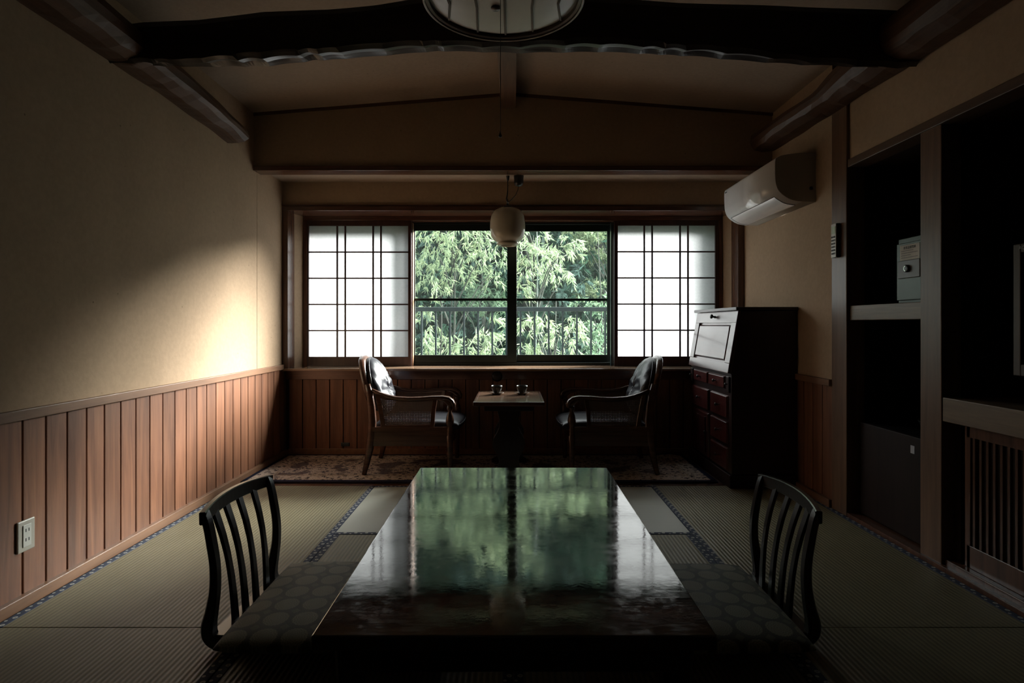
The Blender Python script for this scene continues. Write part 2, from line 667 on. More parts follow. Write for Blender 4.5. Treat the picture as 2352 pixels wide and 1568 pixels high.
ln = t.ramp(edge, [(0.150, 0.0), (0.152, 1.0), (0.158, 1.0), (0.160, 0.0)])
ln2 = t.ramp(edge, [(0.172, 0.0), (0.174, 1.0), (0.180, 1.0), (0.182, 0.0)])
col = t.mix(t.math('MAXIMUM', ln, ln2), col, (0.34, 0.25, 0.17))
col = t.mix(t.ramp(edge, [(0.034, 0.0), (0.036, 1.0)]), (0.02, 0.026, 0.06), col)
t.set(color=col, rough=0.95, spec=0.1)
t.bump(t.noise(v, 240, 2), 0.5, 0.004)
M['rug'] = t.m

# ------------------------------------------------------------------ room shell
XL, XR = -1.88, 1.885
WY = 4.80          # plane of the window wall above and beside the bay
YB = -1.3          # wall behind the camera
CAPZ0, CAPZ1 = 0.718, 0.758
ZC = 2.245         # lower ceiling of the window alcove
PL = M['plaster']

# floor
struct(MB().box(XL - 0.1, 2.75, YB, 3.955, -0.15, -0.055), 'floor', M['floorwood'])
struct(MB().box(XL - 0.1, 2.75, 3.955, 5.3, -0.15, 0.0), 'floor', M['floorwood'])
struct(MB().box(XL, XR, 3.95, 3.985, -0.05, 0.004), 'trim_1', M['trimx'], 0.002)

# ceiling: low pitch
for s in (-1, 1):
    xw = 2.0 * s
    zz = 2.763 - (2.763 - 2.617) / 1.88 * 2.0
    m = MB().prism([(-0.03, 2.763), (xw, zz), (xw, zz + 0.1), (-0.03, 2.863)], YB - 0.1, 4.4)
    struct(m, 'ceiling', M['ceiling'])
struct(MB().box(XL - 0.1, XR + 0.1, 4.3, 5.3, ZC, ZC + 0.1), 'ceiling', M['ceiling'])

# left wall: plaster in two sheets with an open joint
m = MB().box(XL - 0.02, XL, YB, 4.318, CAPZ0, 2.75)
m.box(XL - 0.02, XL, 4.323, WY + 0.05, CAPZ0, 2.75)
struct(m, 'wall_left', PL)
struct(MB().box(XL - 0.12, XL - 0.021, YB - 0.1, 5.3, -0.15, 2.85), 'wall_left', M['dark'])
m = MB()
y = 2.254 - 0.113 * 31
while y < 4.87:
    if y + 0.113 > YB:
        m.box(XL - 0.018, XL, max(y + 0.0035, YB), min(y + 0.1095, 4.875), 0.0, CAPZ0 + 0.01)
    y += 0.113
struct(m, 'wall_left', M['board'], 0.003)
struct(MB().box(XL - 0.01, XL + 0.022, YB, 4.775, CAPZ0, CAPZ1), 'trim_2', M['cap'], 0.003)
struct(MB().box(XL - 0.01, XL + 0.022, YB, 4.875, 0.0, 0.048), 'baseboard_left', M['cap'], 0.003)

# window wall, below the sill
m = MB()
x = XL + 0.02
while x < XR:
    m.box(x + 0.003, min(x + 0.110, XR), 4.88, 4.895, 0.0, 0.68)
    x += 0.113
struct(m, 'wall_back', M['board'], 0.003)
struct(MB().box(XL - 0.1, XR + 0.1, 4.896, 5.06, -0.1, 0.705), 'wall_back', M['dark'])
struct(MB().box(XL, XR, 4.862, 4.895, 0.628, 0.706), 'trim_3', M['trimx'], 0.003)
struct(MB().box(XL + 0.02, XR, 4.868, 4.884, 0.0, 0.055), 'baseboard_back', M['cap'], 0.003)
# sill
M['sill'] = wood('sill_wood', (0.14, 0.085, 0.055), (0.26, 0.17, 0.11), 'x', 0.14, spec=0.9, bump=0.05)
struct(MB().box(XL, XR, 4.765, 5.11, 0.706, 0.726), 'trim_4', M['sill'], 0.003)
# window wall, above
struct(MB().box(XL - 0.1, XR + 0.1, WY, 4.92, 2.046, ZC + 0.05), 'wall_back', PL)
struct(MB().box(XL, XR, 4.785, 5.12, 2.010, 2.046), 'trim_5', M['trimx'], 0.002)
struct(MB().box(XL, XR, 4.780, WY, 2.052, 2.058), 'trim_6', M['trimx'])
for s, x0 in ((-1, XL), (1, XR)):
    xi = 1.833 * s
    a, b = sorted((x0, xi))
    struct(MB().box(a, b, 4.785, 4.93, 0.726, 2.010), 'trim_7', M['trimz'], 0.002)
    struct(MB().prism([(x0, 4.93), (xi, 4.93), (1.797 * s, 5.05), (1.797 * s, 5.12), (x0, 5.12)], 0.726, 2.010, 'z'), 'wall_back', PL)
    struct(MB().box(min(1.797 * s, 1.765 * s), max(1.797 * s, 1.765 * s), 5.035, 5.12, 0.726, 1.975), 'trim_8', M['trimz'], 0.002)
    a, b = sorted((x0 + s * 0.25, xi - s * 0.01))
    struct(MB().box(a, b, 5.12, 5.3, 0.5, 2.1), 'wall_back', M['dark'])
    a, b = sorted((x0 + s * 0.15, x0 + s * 0.0005))
    struct(MB().box(a, b, 4.79, 5.2, -0.1, 2.3), 'wall_back', M['dark'])
struct(MB().box(-1.797, 1.797, 5.035, 5.12, 1.975, 2.010), 'trim_9', M['trimx'], 0.002)
struct(MB().box(XL - 0.1, XR + 0.1, 4.93, 5.3, 2.047, 2.25), 'wall_back', M['dark'])

# hanging wall across the room in front of the alcove
GY = 4.27
m = MB().prism([(XL, 2.2), (XR, 2.2), (XR, 2.66), (-0.03, 2.80), (XL, 2.66)], GY, 4.36)
struct(m, 'wall_back', PL)
struct(MB().box(XL, XR, GY - 0.018, 4.378, 2.197, 2.232), 'trim_10', M['trimx'], 0.003)
for s in (-1, 1):
    xw = XL if s < 0 else XR
    struct(MB().prism([(-0.03, 2.742), (xw, 2.597), (xw, 2.63), (-0.03, 2.775)], GY - 0.012, GY), 'trim_11', M['trimx'])

# right wall
PY0, PY1 = 3.315, 3.47
struct(MB().box(XR, XR + 0.02, PY1, WY + 0.05, CAPZ0, 2.75), 'wall_right', PL)
struct(MB().box(XR + 0.021, XR + 0.12, PY1, 5.3, -0.1, 2.8), 'wall_right', M['dark'])
struct(MB().box(XR + 0.015, XR + 0.035, YB, PY0 + 0.02, 2.005, 2.75), 'wall_right', PL)
struct(MB().box(XR + 0.036, XR + 0.12, YB, PY1, 2.02, 2.8), 'wall_right', M['dark'])
m = MB()
y = PY1
while y < 4.87:
    m.box(XR, XR + 0.018, y + 0.0035, min(y + 0.1095, 4.875), 0, CAPZ0 + 0.01)
    y += 0.113
struct(m, 'wall_right', M['board'], 0.003)
struct(MB().box(XR - 0.02, XR + 0.01, PY1, 4.775, CAPZ0, CAPZ1), 'trim_12', M['cap'], 0.003)
struct(MB().box(XR - 0.02, XR + 0.01, PY1, 4.875, 0, 0.048), 'baseboard_right', M['cap'], 0.003)
struct(MB().box(XR - 0.004, XR + 0.10, PY0, PY1, 0, 2.36), 'trim_13', M['post'], 0.004)
struct(MB().box(XR + 0.010, XR + 0.10, 2.60, 2.735, 0, 1.975), 'trim_14', M['post'], 0.004)
struct(MB().box(XR + 0.010, XR + 0.10, 0.75, 0.88, 0, 1.975), 'trim_14', M['post'], 0.004)
struct(MB().box(XR + 0.002, XR + 0.11, YB, PY0 - 0.002, 1.968, 2.012), 'trim_15', wood('lintel_wood', (0.07, 0.04, 0.025), (0.13, 0.075, 0.045), 'y', 0.4), 0.003)
struct(MB().box(XR - 0.002, XR + 0.08, YB, PY0, -0.01, 0.022), 'baseboard_right', M['trimz'], 0.002)
struct(MB().box(XR + 0.012, XR + 0.12, YB, 0.75, 0, 1.968), 'wall_right', PL)
# closet interior
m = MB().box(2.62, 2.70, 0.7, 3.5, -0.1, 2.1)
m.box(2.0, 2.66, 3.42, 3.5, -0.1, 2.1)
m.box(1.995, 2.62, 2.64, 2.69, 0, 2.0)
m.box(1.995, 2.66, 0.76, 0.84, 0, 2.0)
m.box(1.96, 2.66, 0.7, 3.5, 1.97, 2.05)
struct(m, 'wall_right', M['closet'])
struct(MB().box(XR + 0.015, XR + 0.095, 2.735, PY0, 1.106, 1.188).box(XR + 0.095, 2.60, 2.735, PY0 + 0.09, 1.160, 1.186), 'trim_16', M['closety'], 0.003)
struct(MB().box(XR + 0.015, XR + 0.095, 0.88, 2.60, 0.655, 0.760).box(XR + 0.095, 2.60, 0.88, 2.60, 0.735, 0.758), 'trim_17', M['closety'], 0.003)

# wall behind the camera: sliding panels
struct(MB().box(XL - 0.1, 2.75, YB - 0.1, YB, -0.1, 2.9), 'wall_front', plaster('dark_plaster', (0.10, 0.07, 0.045)))
struct(MB().box(-0.9, 0.9, YB, YB + 0.03, 0, 1.8), 'door_1', plain('sliding_panel_paper', (0.12, 0.09, 0.06), 0.8))

# ridge beam on the ceiling
MB().box(-0.088, 0.022, -1.2, GY - 0.012, 2.649, 2.752).build(
    'ceiling_beam', wood('ridge_wood', (0.10, 0.055, 0.035), (0.18, 0.105, 0.065), 'y', 0.45), bevel=0.003,
    label='square brown ridge beam running down the middle of the ceiling', cat='beam')


# side logs
def lerp(tab, x):
    if x <= tab[0][0]:
        return tab[0][1]
    for (a, b), (c, d) in zip(tab, tab[1:]):
        if x <= c:
            return b + (d - b) * (x - a) / (c - a)
    return tab[-1][1]


def log(side, y0, y1, top, reach, bot, seed):
    rings = []
    n = 90
    xw = XL if side < 0 else XR
    for i in range(n + 1):
        y = y0 + (y1 - y0) * i / n
        w = lerp(reach, y)
        zt = lerp(top, y)
        zb = lerp(bot, y)
        rnd = 1.0
        if side < 0 and y > y1 - 0.07:
            rnd = 0.55 + 0.45 * math.sqrt(max(0, 1 - ((y - (y1 - 0.07)) / 0.07) ** 2))
        ring = []
        h = zt - zb
        sec = [(0.0, 0.03), (0.50, -0.02), (0.84, 0.12), (0.98, 0.34), (1.0, 0.60), (0.96, 0.84), (0.80, 0.97), (0.4, 1.0), (0.0, 1.0)]
        for k, (u, q) in enumerate(sec):
            dx = noise.noise(Vector((y * 3.1, k * 0.7, seed))) * 0.012
            dz = noise.noise(Vector((y * 3.7 + 5, k * 0.9, seed))) * 0.010
            # adze scoops on the lower arris
            if k in (1, 2):
                dz += 0.010 * abs(math.sin(y * 15 + 1.4 * math.sin(y * 4.3)))
            if u == 0:
                dx = 0
            ring.append((xw - side * (w * u * rnd + dx * (1 if u else 0)), y, zb + h / 2 + (h * (q - 0.5)) * rnd + dz))
        if side > 0:
            ring = ring[::-1]
        rings.append(ring)
    m = MB().rings(rings, smooth=False)
    return m


lm = log(-1, -1.28, 3.93, [(-1.3, 2.50), (2.4, 2.47), (3.0, 2.43), (3.5, 2.40), (3.93, 2.36)],
         [(-1.3, 0.19), (2.5, 0.18), (3.3, 0.17), (3.93, 0.14)], [(-1.3, 2.30), (2.8, 2.305), (3.3, 2.30), (3.93, 2.275)], 3.1)
lm.build('ceiling_beam', M['log'], label='curved brown log along the top of the left wall', cat='beam')
lm = log(1, -1.28, 4.245, [(-1.3, 2.50), (2.6, 2.50), (3.1, 2.48), (3.35, 2.42), (3.8, 2.45), (4.25, 2.46)],
         [(-1.3, 0.18), (2.8, 0.19), (3.3, 0.17), (4.25, 0.17)], [(-1.3, 2.30), (2.4, 2.295), (3.2, 2.315), (4.25, 2.33)], 8.7)
lm.build('ceiling_beam', M['log'], label='gnarled brown log along the top of the right wall', cat='beam')

# great cross beam
fb = [(250, 140), (410, 140), (580, 128), (700, 118), (850, 106), (1000, 98), (1150, 102), (1400, 95), (1600, 110), (1700, 118), (1800, 130), (1900, 140), (2110, 152)]
ft = [(250, 58), (320, 48), (450, 42), (600, 22), (750, 17), (860, 8), (960, -6), (1180, -14), (1400, -8), (1560, 3), (1800, 10), (2110, 21)]
bs = [(250, 150), (410, 152), (580, 152), (700, 139), (850, 128), (1000, 116), (1200, 121), (1400, 118), (1600, 128), (1750, 140), (1900, 150), (2110, 155)]
rings = []
N = 260
scl = []
xx = -1.9
while xx < 1.95:
    L = random.uniform(0.08, 0.24)
    scl.append((xx, xx + L, random.uniform(0.004, 0.014), random.uniform(-0.02, 0.02)))
    xx += L
for i in range(N + 1):
    x = XL + (XR - XL) * i / N
    px = CX + x * F / 2.72
    zf = CAMZ + (CY - lerp(fb, px)) / F * 2.72
    zt = CAMZ + (CY - lerp(ft, px)) / F * 2.72
    zb = CAMZ + (CY - lerp(bs, px)) / F * 2.83
    sd_ = 0.0
    oy = 0.0
    for a, b, dpt, o_ in scl:
        if a <= x < b:
            u = (x - a) / (b - a)
            sd_ = dpt * math.sin(math.pi * u)
            oy = o_
    w = noise.noise(Vector((x * 2.3, 0.3, 1.0))) * 0.01
    rings.append([(x, 2.735 + w, zt), (x, 2.72 + w, zt - 0.03), (x, 2.715 + w, (zf + zt) / 2), (x, 2.722 + w, zf + 0.012 + sd_ * 0.6 + oy * 0.3),
                  (x, 2.745 + w, zf - 0.004 + sd_), (x, 2.80, zb + 0.002 + sd_ * 1.1), (x, 2.835, zb - 0.002 + sd_ * 0.5),
                  (x, 2.872, zb + 0.03), (x, 2.885, (zf + zt) / 2), (x, 2.87, zt - 0.02)])
MB().rings(rings, smooth=False).build('ceiling_beam', M['beam'], label='massive black cross beam with adzed underside spanning the room', cat='beam')

# ------------------------------------------------------------------ tatami mats
TG = 'tatami mats covering the floor'


def mat(x0, x1, y0, y1, axis, label, b0=0.032, b1=0.032):
    t = thing('tatami_mat', label, 'tatami mat', ((x0 + x1) / 2, (y0 + y1) / 2, -0.055), group=TG)
    g = 0.0015
    if axis == 'y':
        MB().box(x0 + b0, x1 - b1, y0 + g, y1 - g, -0.055, 0.0).build('woven_surface', M['tatami_y'], t, bevel=0.002)
        for a, b in ((x0 + g, x0 + b0), (x1 - b1, x1 - g)):
            if b - a > 0.004:
                # local origin at strip centre so the pattern sits centred on the cloth
                o = MB().box(-(b - a) / 2, (b - a) / 2, -(y1 - y0) / 2 + g, (y1 - y0) / 2 - g, 0.0, 0.0565).build('cloth_border', M['heri_y'], t, local=True, bevel=0.002)
                o.location = ((a + b) / 2 - t.location.x, 0, 0)
    else:
        MB().box(x0 + g, x1 - g, y0 + b0, y1 - b1, -0.055, 0.0).build('woven_surface', M['tatami_x'], t, bevel=0.002)
        for a, b in ((y0 + g, y0 + b0), (y1 - b1, y1 - g)):
            o = MB().box(-(x1 - x0) / 2 + g, (x1 - x0) / 2 - g, -(b - a) / 2, (b - a) / 2, 0.0, 0.0565).build('cloth_border', M['heri_x'], t, local=True, bevel=0.002)
            o.location = (0, (a + b) / 2 - t.location.y, 0)
    return t


BX = 0.925
mat(XL + 0.022, -BX, 2.10, 3.95, 'y', 'long green tatami mat along the left wall, reaching the rug')
mat(XL + 0.022, -BX, 0.25, 2.10, 'y', 'long green tatami mat along the left wall, nearest the camera')
mat(BX, XR - 0.002, 2.10, 3.95, 'y', 'long green tatami mat on the right, between desk and refrigerator niche')
mat(BX, XR - 0.002, 0.25, 2.10, 'y', 'long green tatami mat on the right, nearest the camera')
mat(-BX, 0.0, 3.03, 3.95, 'x', 'pale half tatami mat beyond the table, left of the middle')
mat(0.0, BX, 3.03, 3.95, 'x', 'pale half tatami mat beyond the table, right of the middle')
mat(-BX, 0.0, 1.18, 3.03, 'y', 'tatami mat under the low table, left half')
mat(0.0, BX, 1.18, 3.03, 'y', 'tatami mat under the low table, right half')

# ------------------------------------------------------------------ rug
rg_ = thing('rug', 'navy and beige patterned rug on the wooden strip below the window', 'rug', (-0.235, 4.43, 0.0))
rings = []
NX, NY = 60, 14
grid = []
for j in range(NY + 1):
    for i in range(NX + 1):
        u = -HW + 2 * HW * i / NX
        w = -HD + 2 * HD * j / NY
        z = 0.013 + 0.0015 * noise.noise(Vector((u * 3, w * 3, 0)))
        if i == NX and True:
            z += 0.004
        # slight ruck at the right end
        z += 0.010 * math.exp(-((u - 1.5) / 0.07) ** 2) * (0.5 + 0.5 * math.sin(w * 5))
        grid.append((u, w, z))
fs = [(j * (NX + 1) + i, j * (NX + 1) + i + 1, (j + 1) * (NX + 1) + i + 1, (j + 1) * (NX + 1) + i) for j in range(NY) for i in range(NX)]
o = MB().add(grid, fs, True).build('pile', M['rug'], rg_, local=True)
so_ = o.modifiers.new('solid', 'SOLIDIFY')
so_.thickness = 0.008
so_.offset = -1
MB().box(-HW - 0.006, HW + 0.006, -HD - 0.007, -HD, 0.002, 0.014).build('edge_binding', plain('rug_binding', (0.015, 0.018, 0.04), 0.8), rg_, local=True, bevel=0.003)

# ------------------------------------------------------------------ shoji screens
def shoji(px0, px1, bars, zt, zb, label, stl, str_):
    Y = 5.055
    x0 = (px0 - CX) / F * Y
    x1 = (px1 - CX) / F * Y
    xs = [(b - CX) / F * Y for b in bars]
    t = thing('shoji_screen', label, 'shoji screen', ((x0 + x1) / 2, Y, 0.727), group='shoji screens either side of the window')
    a, b = x0 - stl, x1 + str_
    m = MB().box(a, x0, Y - 0.015, Y + 0.015, 0.7275, 1.974)
    m.box(x1, b, Y - 0.015, Y + 0.015, 0.7275, 1.974)
    m.box(x0, x1, Y - 0.015, Y + 0.015, zt, 1.974)
    m.box(x0, x1, Y - 0.015, Y + 0.015, 0.7275, zb)
    m.build('frame', M['shojiwood'], t, bevel=0.002)
    m = MB()
    for x in xs:
        m.box(x - 0.0068, x + 0.0068, Y - 0.010, Y + 0.004, zb, zt)
    for k in range(1, 5):
        z = zt + (zb - zt) * k / 5
        m.box(x0, x1, Y - 0.009, Y + 0.003, z - 0.006, z + 0.006)
    m.build('lattice', M['shojiwood'], t)
    m = MB().add([(x0, Y + 0.006, zb), (x1, Y + 0.006, zb), (x1, Y + 0.006, zt), (x0, Y + 0.006, zt)], [(0, 1, 2, 3)])
    m.build('paper', M['paper'], t)
    return t


shoji(710, 938, (775, 793.5, 857.5, 875.5), 1.930, 0.807, 'paper shoji screen left of the clear window, behind the left armchair', 0.038, 0.028)
shoji(1418.5, 1642, (1479.4, 1497.5, 1561.6, 1579.8), 1.933, 0.810, 'paper shoji screen right of the clear window, partly behind the desk', 0.030, 0.042)

# ------------------------------------------------------------------ sliding window
WYa = 5.16
win = bpy.data.objects.new('window_1', None)
win.location = (0, WYa, 0.73)
win['kind'] = 'structure'
COL.objects.link(win)
xa, xb = -0.875, 0.875
m = MB()
m.box(-1.80, 1.80, 5.125, 5.22, 1.958, 2.0)
m.box(-1.80, 1.80, 5.125, 5.22, 0.70, 0.752)
m.box(-1.80, -1.76, 5.125, 5.22, 0.75, 1.96)
m.box(1.76, 1.80, 5.125, 5.22, 0.75, 1.96)
m.build('window_frame', M['alu'], win, bevel=0.002)


def sash(x0, x1, Y, l, r, bar=True, nm='sash'):
    zt, zb = 1.958, 0.745
    gt, gb = 1.904, 0.817
    m = MB()
    m.box(x0, x0 + l, Y - 0.012, Y + 0.012, zb, zt)
    m.box(x1 - r, x1, Y - 0.012, Y + 0.012, zb, zt)
    m.box(x0 + l, x1 - r, Y - 0.012, Y + 0.012, gt, zt)
    m.box(x0 + l, x1 - r, Y - 0.012, Y + 0.012, zb, gb)
    if bar:
        m.box(x0 + l, x1 - r, Y - 0.008, Y + 0.008, 1.291, 1.313)
    s = m.build(nm, M['alu'], win, bevel=0.0015)
    g = MB().add([(x0 + l, Y, gb), (x1 - r, Y, gb), (x1 - r, Y, gt), (x0 + l, Y, gt)], [(0, 1, 2, 3)])
    me = g.build('glass', M['glass'], s, local=True)
    me.data.transform(__import__('mathutils').Matrix.Translation(-Vector(win.location)))


sash(-0.915, 0.034, 5.145, 0.060, 0.084)
sash(-0.05, 0.87, 5.185, 0.084, 0.040)
sash(-1.76, -0.875, 5.185, 0.04, 0.03, False)
sash(0.86, 1.76, 5.145, 0.03, 0.04, False)
# thin timber edge beside the opening, left, and the bright metal track at right
struct(MB().box(-0.868, -0.862, 5.06, 5.12, 0.727, 1.96), 'trim_18', M['cap'])
struct(MB().box(0.846, 0.856, 5.06, 5.12, 0.727, 1.96), 'trim_18', M['alul'])

# ------------------------------------------------------------------ balcony railing and slab
struct(MB().box(-4, 4, 5.32, 6.0, -0.35, -0.15), 'balcony_slab', M['concrete'])
struct(MB().box(-4.5, 4.5, 5.3, 5.75, 2.55, 2.62), 'eave', M['concrete'])
RY = 5.75
rl = thing('balcony_railing', 'grey metal balcony railing with thin balusters outside the window', 'railing', (0, RY, -0.15))
zr = CAMZ - (705 - CY) / F * RY
MB().box(-3.2, 3.2, RY - 0.028, RY + 0.028, zr - 0.042, zr).build('top_rail', M['alul'], rl, bevel=0.006, seg=3)
MB().box(-3.2, 3.2, RY - 0.015, RY + 0.015, 0.0, 0.03).build('bottom_rail', M['alul'], rl, bevel=0.003)
first = None
for k in range(-14, 27):
    px = 968.6 + 32.4 * k
    x = (px - CX) / F * RY
    if abs(x) > 3.1:
        continue
    if first is None:
        first = MB().box(-0.0085, 0.0085, -0.0085, 0.0085, 0.18, zr + 0.15 - 0.042).build('baluster', M['alul'], rl, local=True)
        first.location.x = x
    else:
        c = first.copy()
        COL.objects.link(c)
        c.location.x = x
for x in (-3.15, 3.15):
    MB().box(x - 0.02, x + 0.02, RY - 0.02, RY + 0.02, -0.15, zr - 0.042).build('post', M['alul'], rl)

# ------------------------------------------------------------------ forest
rs = np.random.RandomState(11)


def leaves_mesh(name, centers, dirs, length, width, mat):
    """lanceolate leaves: each a folded blade of four triangles."""
    n = len(centers)
    d = dirs / np.linalg.norm(dirs, axis=1)[:, None]
    rnd = rs.normal(size=(n, 3))
    s = np.cross(d, rnd)
    s /= np.linalg.norm(s, axis=1)[:, None]
    nn = np.cross(d, s)
    L = length * rs.uniform(0.6, 1.25, n)[:, None]
    W = width * rs.uniform(0.7, 1.2, n)[:, None]
    p0 = centers
    p1 = centers + d * L * 0.4 + s * W * 0.5 + nn * W * 0.12
    p2 = centers + d * L * 0.4 - s * W * 0.5 + nn * W * 0.12
    p3 = centers + d * L * 0.45
    p4 = centers + d * L - nn * L * 0.06
    v = np.stack([p0, p1, p2, p3, p4], axis=1).reshape(-1, 3)
    base = (np.arange(n) * 5)[:, None]
    tri = np.array([[0, 1, 3], [0, 3, 2], [1, 4, 3], [3, 4, 2]])
    f = (base[:, None, :] + tri[None]).reshape(-1, 3)
    me = bpy.data.meshes.new(name)
    me.vertices.add(len(v))
    me.vertices.foreach_set('co', v.astype(np.float32).ravel())
    me.loops.add(len(f) * 3)
    me.loops.foreach_set('vertex_index', f.astype(np.int32).ravel())
    me.polygons.add(len(f))
    me.polygons.foreach_set('loop_start', (np.arange(len(f)) * 3).astype(np.int32))
    me.polygons.foreach_set('loop_total', np.full(len(f), 3, dtype=np.int32))
    me.materials.append(mat)
    me.update()
    me.validate()
    return me


def spray_cloud(clumps, per, droop):
    """clumps: list of (center, radii). Sprays of leaves hang from twigs inside each clump."""
    cs, ds = [], []
    for c, r in clumps:
        c = np.array(c)
        r = np.array(r)
        ns = max(5, int(per * r[0] * r[2] * 60 * (7.0 if per > 0.6 else 2.6)))
        for _ in range(ns):
            q = rs.normal(size=3)
            q /= np.linalg.norm(q)
            q *= rs.uniform(0.45, 1.0)
            p = c + q * r
            out = q * np.array([1, 1, 0.25]) + rs.normal(size=3) * 0.4
            out[2] -= 0.35 * droop
            out /= np.linalg.norm(out)
            tl_ = rs.uniform(0.06, 0.16)
            k = rs.randint(8, 15)
            for j in range(k):
                u = (j + 1) / k
                pos = p + out * tl_ * u + np.array([0, 0, -0.03 * u * u * droop])
                dd = out * 0.9 + rs.normal(size=3) * 0.55 + np.array([0, 0, -0.75 * droop])
                cs.append(pos)
                ds.append(dd)
    return np.array(cs), np.array(ds)


def px_clumps(Y, lst):
    out = []
    for (px, py, rx, ry) in lst:
        yy = Y + rs.uniform(-0.5, 0.5)
        p = P(px, py, yy)
        out.append(((p.x, p.y, p.z), (rx * 1.12 / F * yy, 0.35 + 0.3 * rx / F * yy, ry * 1.12 / F * yy)))
    return out


GZ = -3.2


def near_tree(label, Y, trunk_px, clumps, mat, per=1.0, lsize=(0.115, 0.019), droop=1.0, trunk_r=0.034, top_py=500, culm=False):
    cl = px_clumps(Y, clumps)
    base = P(trunk_px, 1300, Y)
    t = thing('broadleaf_tree', label, 'tree', (base.x, Y, GZ), group='trees outside the window')
    cs, ds = spray_cloud(cl, per, droop)
    me = leaves_mesh('foliage', cs - np.array([base.x, Y, GZ]), ds, lsize[0], lsize[1], mat)
    o = bpy.data.objects.new('foliage', me)
    COL.objects.link(o)
    o.parent = t
    top = P(trunk_px + 6, top_py, Y)
    pts = []
    for i in range(13):
        u = i / 12
        pts.append((base.x + (top.x - base.x) * u + 0.05 * math.sin(u * 7 + Y), Y, GZ + (top.z - GZ) * u))
    MB().tube(pts, [trunk_r * (1 - 0.88 * i / 12) for i in range(13)], 9).build('trunk', M['culm'] if culm else M['bark'], t)
    m = MB()
    for (c, r) in cl:
        c = Vector(c)
        zb = max(GZ + 1.0, c.z - 0.9 * abs(c.x - base.x) - 0.5)
        u = (zb - GZ) / (top.z - GZ)
        u = min(max(u, 0.1), 0.97)
        st = Vector((base.x + (top.x - base.x) * u, Y, GZ + (top.z - GZ) * u))
        mid = (st + c) / 2 + Vector((0, 0, 0.12))
        m.tube([st, st.lerp(mid, 0.6), mid, mid.lerp(c, 0.6), c], [0.012, 0.010, 0.008, 0.006, 0.003], 6)
    m.build('branches', M['bark'], t)
    return t


near_tree('pale green broadleaf tree filling the upper left of the view outside', 9.2, 1033,
          [(980, 548, 48, 26), (1040, 530, 45, 20), (1010, 590, 45, 26), (1060, 590, 48, 26), (1095, 540, 40, 20), (1040, 632, 42, 22), (985, 650, 36, 24),
           (1130, 560, 32, 22), (1150, 600, 22, 20), (975, 700, 25, 25), (960, 610, 20, 30), (1100, 470, 60, 30), (1000, 480, 60, 30), (1130, 640, 22, 14)],
          M['leaf_pale'], 1.0, top_py=430)
near_tree('pale green tree with long drooping leaves in the right pane', 8.6, 1222,
          [(1210, 575, 32, 30), (1245, 600, 40, 34), (1285, 575, 38, 26), (1305, 555, 22, 16), (1270, 625, 30, 22), (1305, 622, 14, 16), (1200, 625, 22, 26),
           (1225, 540, 30, 18), (1180, 520, 30, 22), (1195, 668, 20, 16), (1170, 440, 60, 30)],
          M['leaf_pale'], 1.1, top_py=440, culm=True)
near_tree('mid green tree in the middle of the left pane', 10.5, 1105,
          [(1100, 680, 30, 28), (1125, 690, 34, 20), (1060, 700, 24, 18), (1140, 720, 30, 22), (1085, 650, 24, 16), (1160, 660, 20, 30)],
          M['leaf_mid'], 1.0, top_py=480)
near_tree('leafy tree below the railing in the left pane', 7.4, 1000,
          [(985, 745, 26, 16), (965, 780, 26, 34), (1010, 800, 36, 24), (1045, 790, 36, 26), (1085, 805, 36, 26), (1110, 745, 22, 26), (1120, 785, 28, 26),
           (1150, 820, 36, 26), (1030, 835, 60, 24), (960, 830, 30, 22), (1165, 770, 20, 34)],
          M['leaf_pale'], 0.95, top_py=700)
near_tree('leafy tree below the railing in the right pane', 7.2, 1262,
          [(1215, 745, 32, 26), (1250, 730, 32, 22), (1240, 775, 40, 26), (1290, 750, 26, 20), (1318, 745, 26, 24), (1310, 775, 30, 20), (1200, 800, 30, 26),
           (1260, 810, 36, 22), (1320, 815, 30, 22), (1280, 835, 60, 22), (1355, 830, 26, 16)],
          M['leaf_pale'], 0.95, top_py=690)
near_tree('dark shrubby tree at the lower right corner of the window', 9.6, 1372,
          [(1365, 730, 28, 28), (1385, 770, 30, 30), (1350, 790, 30, 30), (1390, 820, 34, 26), (1400, 700, 24, 24), (1330, 700, 26, 14)],
          M['leaf_mid'], 1.0, (0.09, 0.035), 0.4, top_py=520)
near_tree('tree with flat layered pale branches at the right edge of the view', 12.0, 1396,
          [(1350, 596, 22, 4), (1380, 588, 26, 5), (1365, 578, 22, 5), (1395, 592, 24, 5), (1345, 545, 36, 10), (1385, 535, 34, 10), (1320, 530, 26, 7), (1345, 672, 26, 7), (1375, 650, 26, 5), (1350, 505, 60, 14)],
          M['leaf_pale'], 4.0, (0.10, 0.03), 0.2, top_py=480)

# bare pale trunks
for k, (px, Y, r, lb) in enumerate([(1249, 12.5, 0.035, 'pale straight bamboo stem in the middle of the right pane'),
                                   (1352, 15.0, 0.045, 'thin grey stem, left one of three by the right edge of the view'),
                                   (1366, 16.0, 0.06, 'grey stem, middle one of three by the right edge of the view'),
                                   (1388, 14.5, 0.04, 'thin grey stem, right one of three by the right edge of the view')]):
    b = P(px, 900, Y)
    t_ = thing('bamboo_stem', lb, 'stem', (b.x, Y, GZ), group='bare stems outside the window')
    m = MB()
    pts, rr_ = [], []
    for i in range(40):
        z = i * 0.3
        pts += [(0.05 * math.sin(i * 0.3), 0, z), (0.05 * math.sin(i * 0.3), 0, z + 0.02)]
        rr_ += [r * 1.0, r * 1.12]
    m.tube(pts, rr_, 9)
    m.build('culm', M['culm'], t_, local=True)


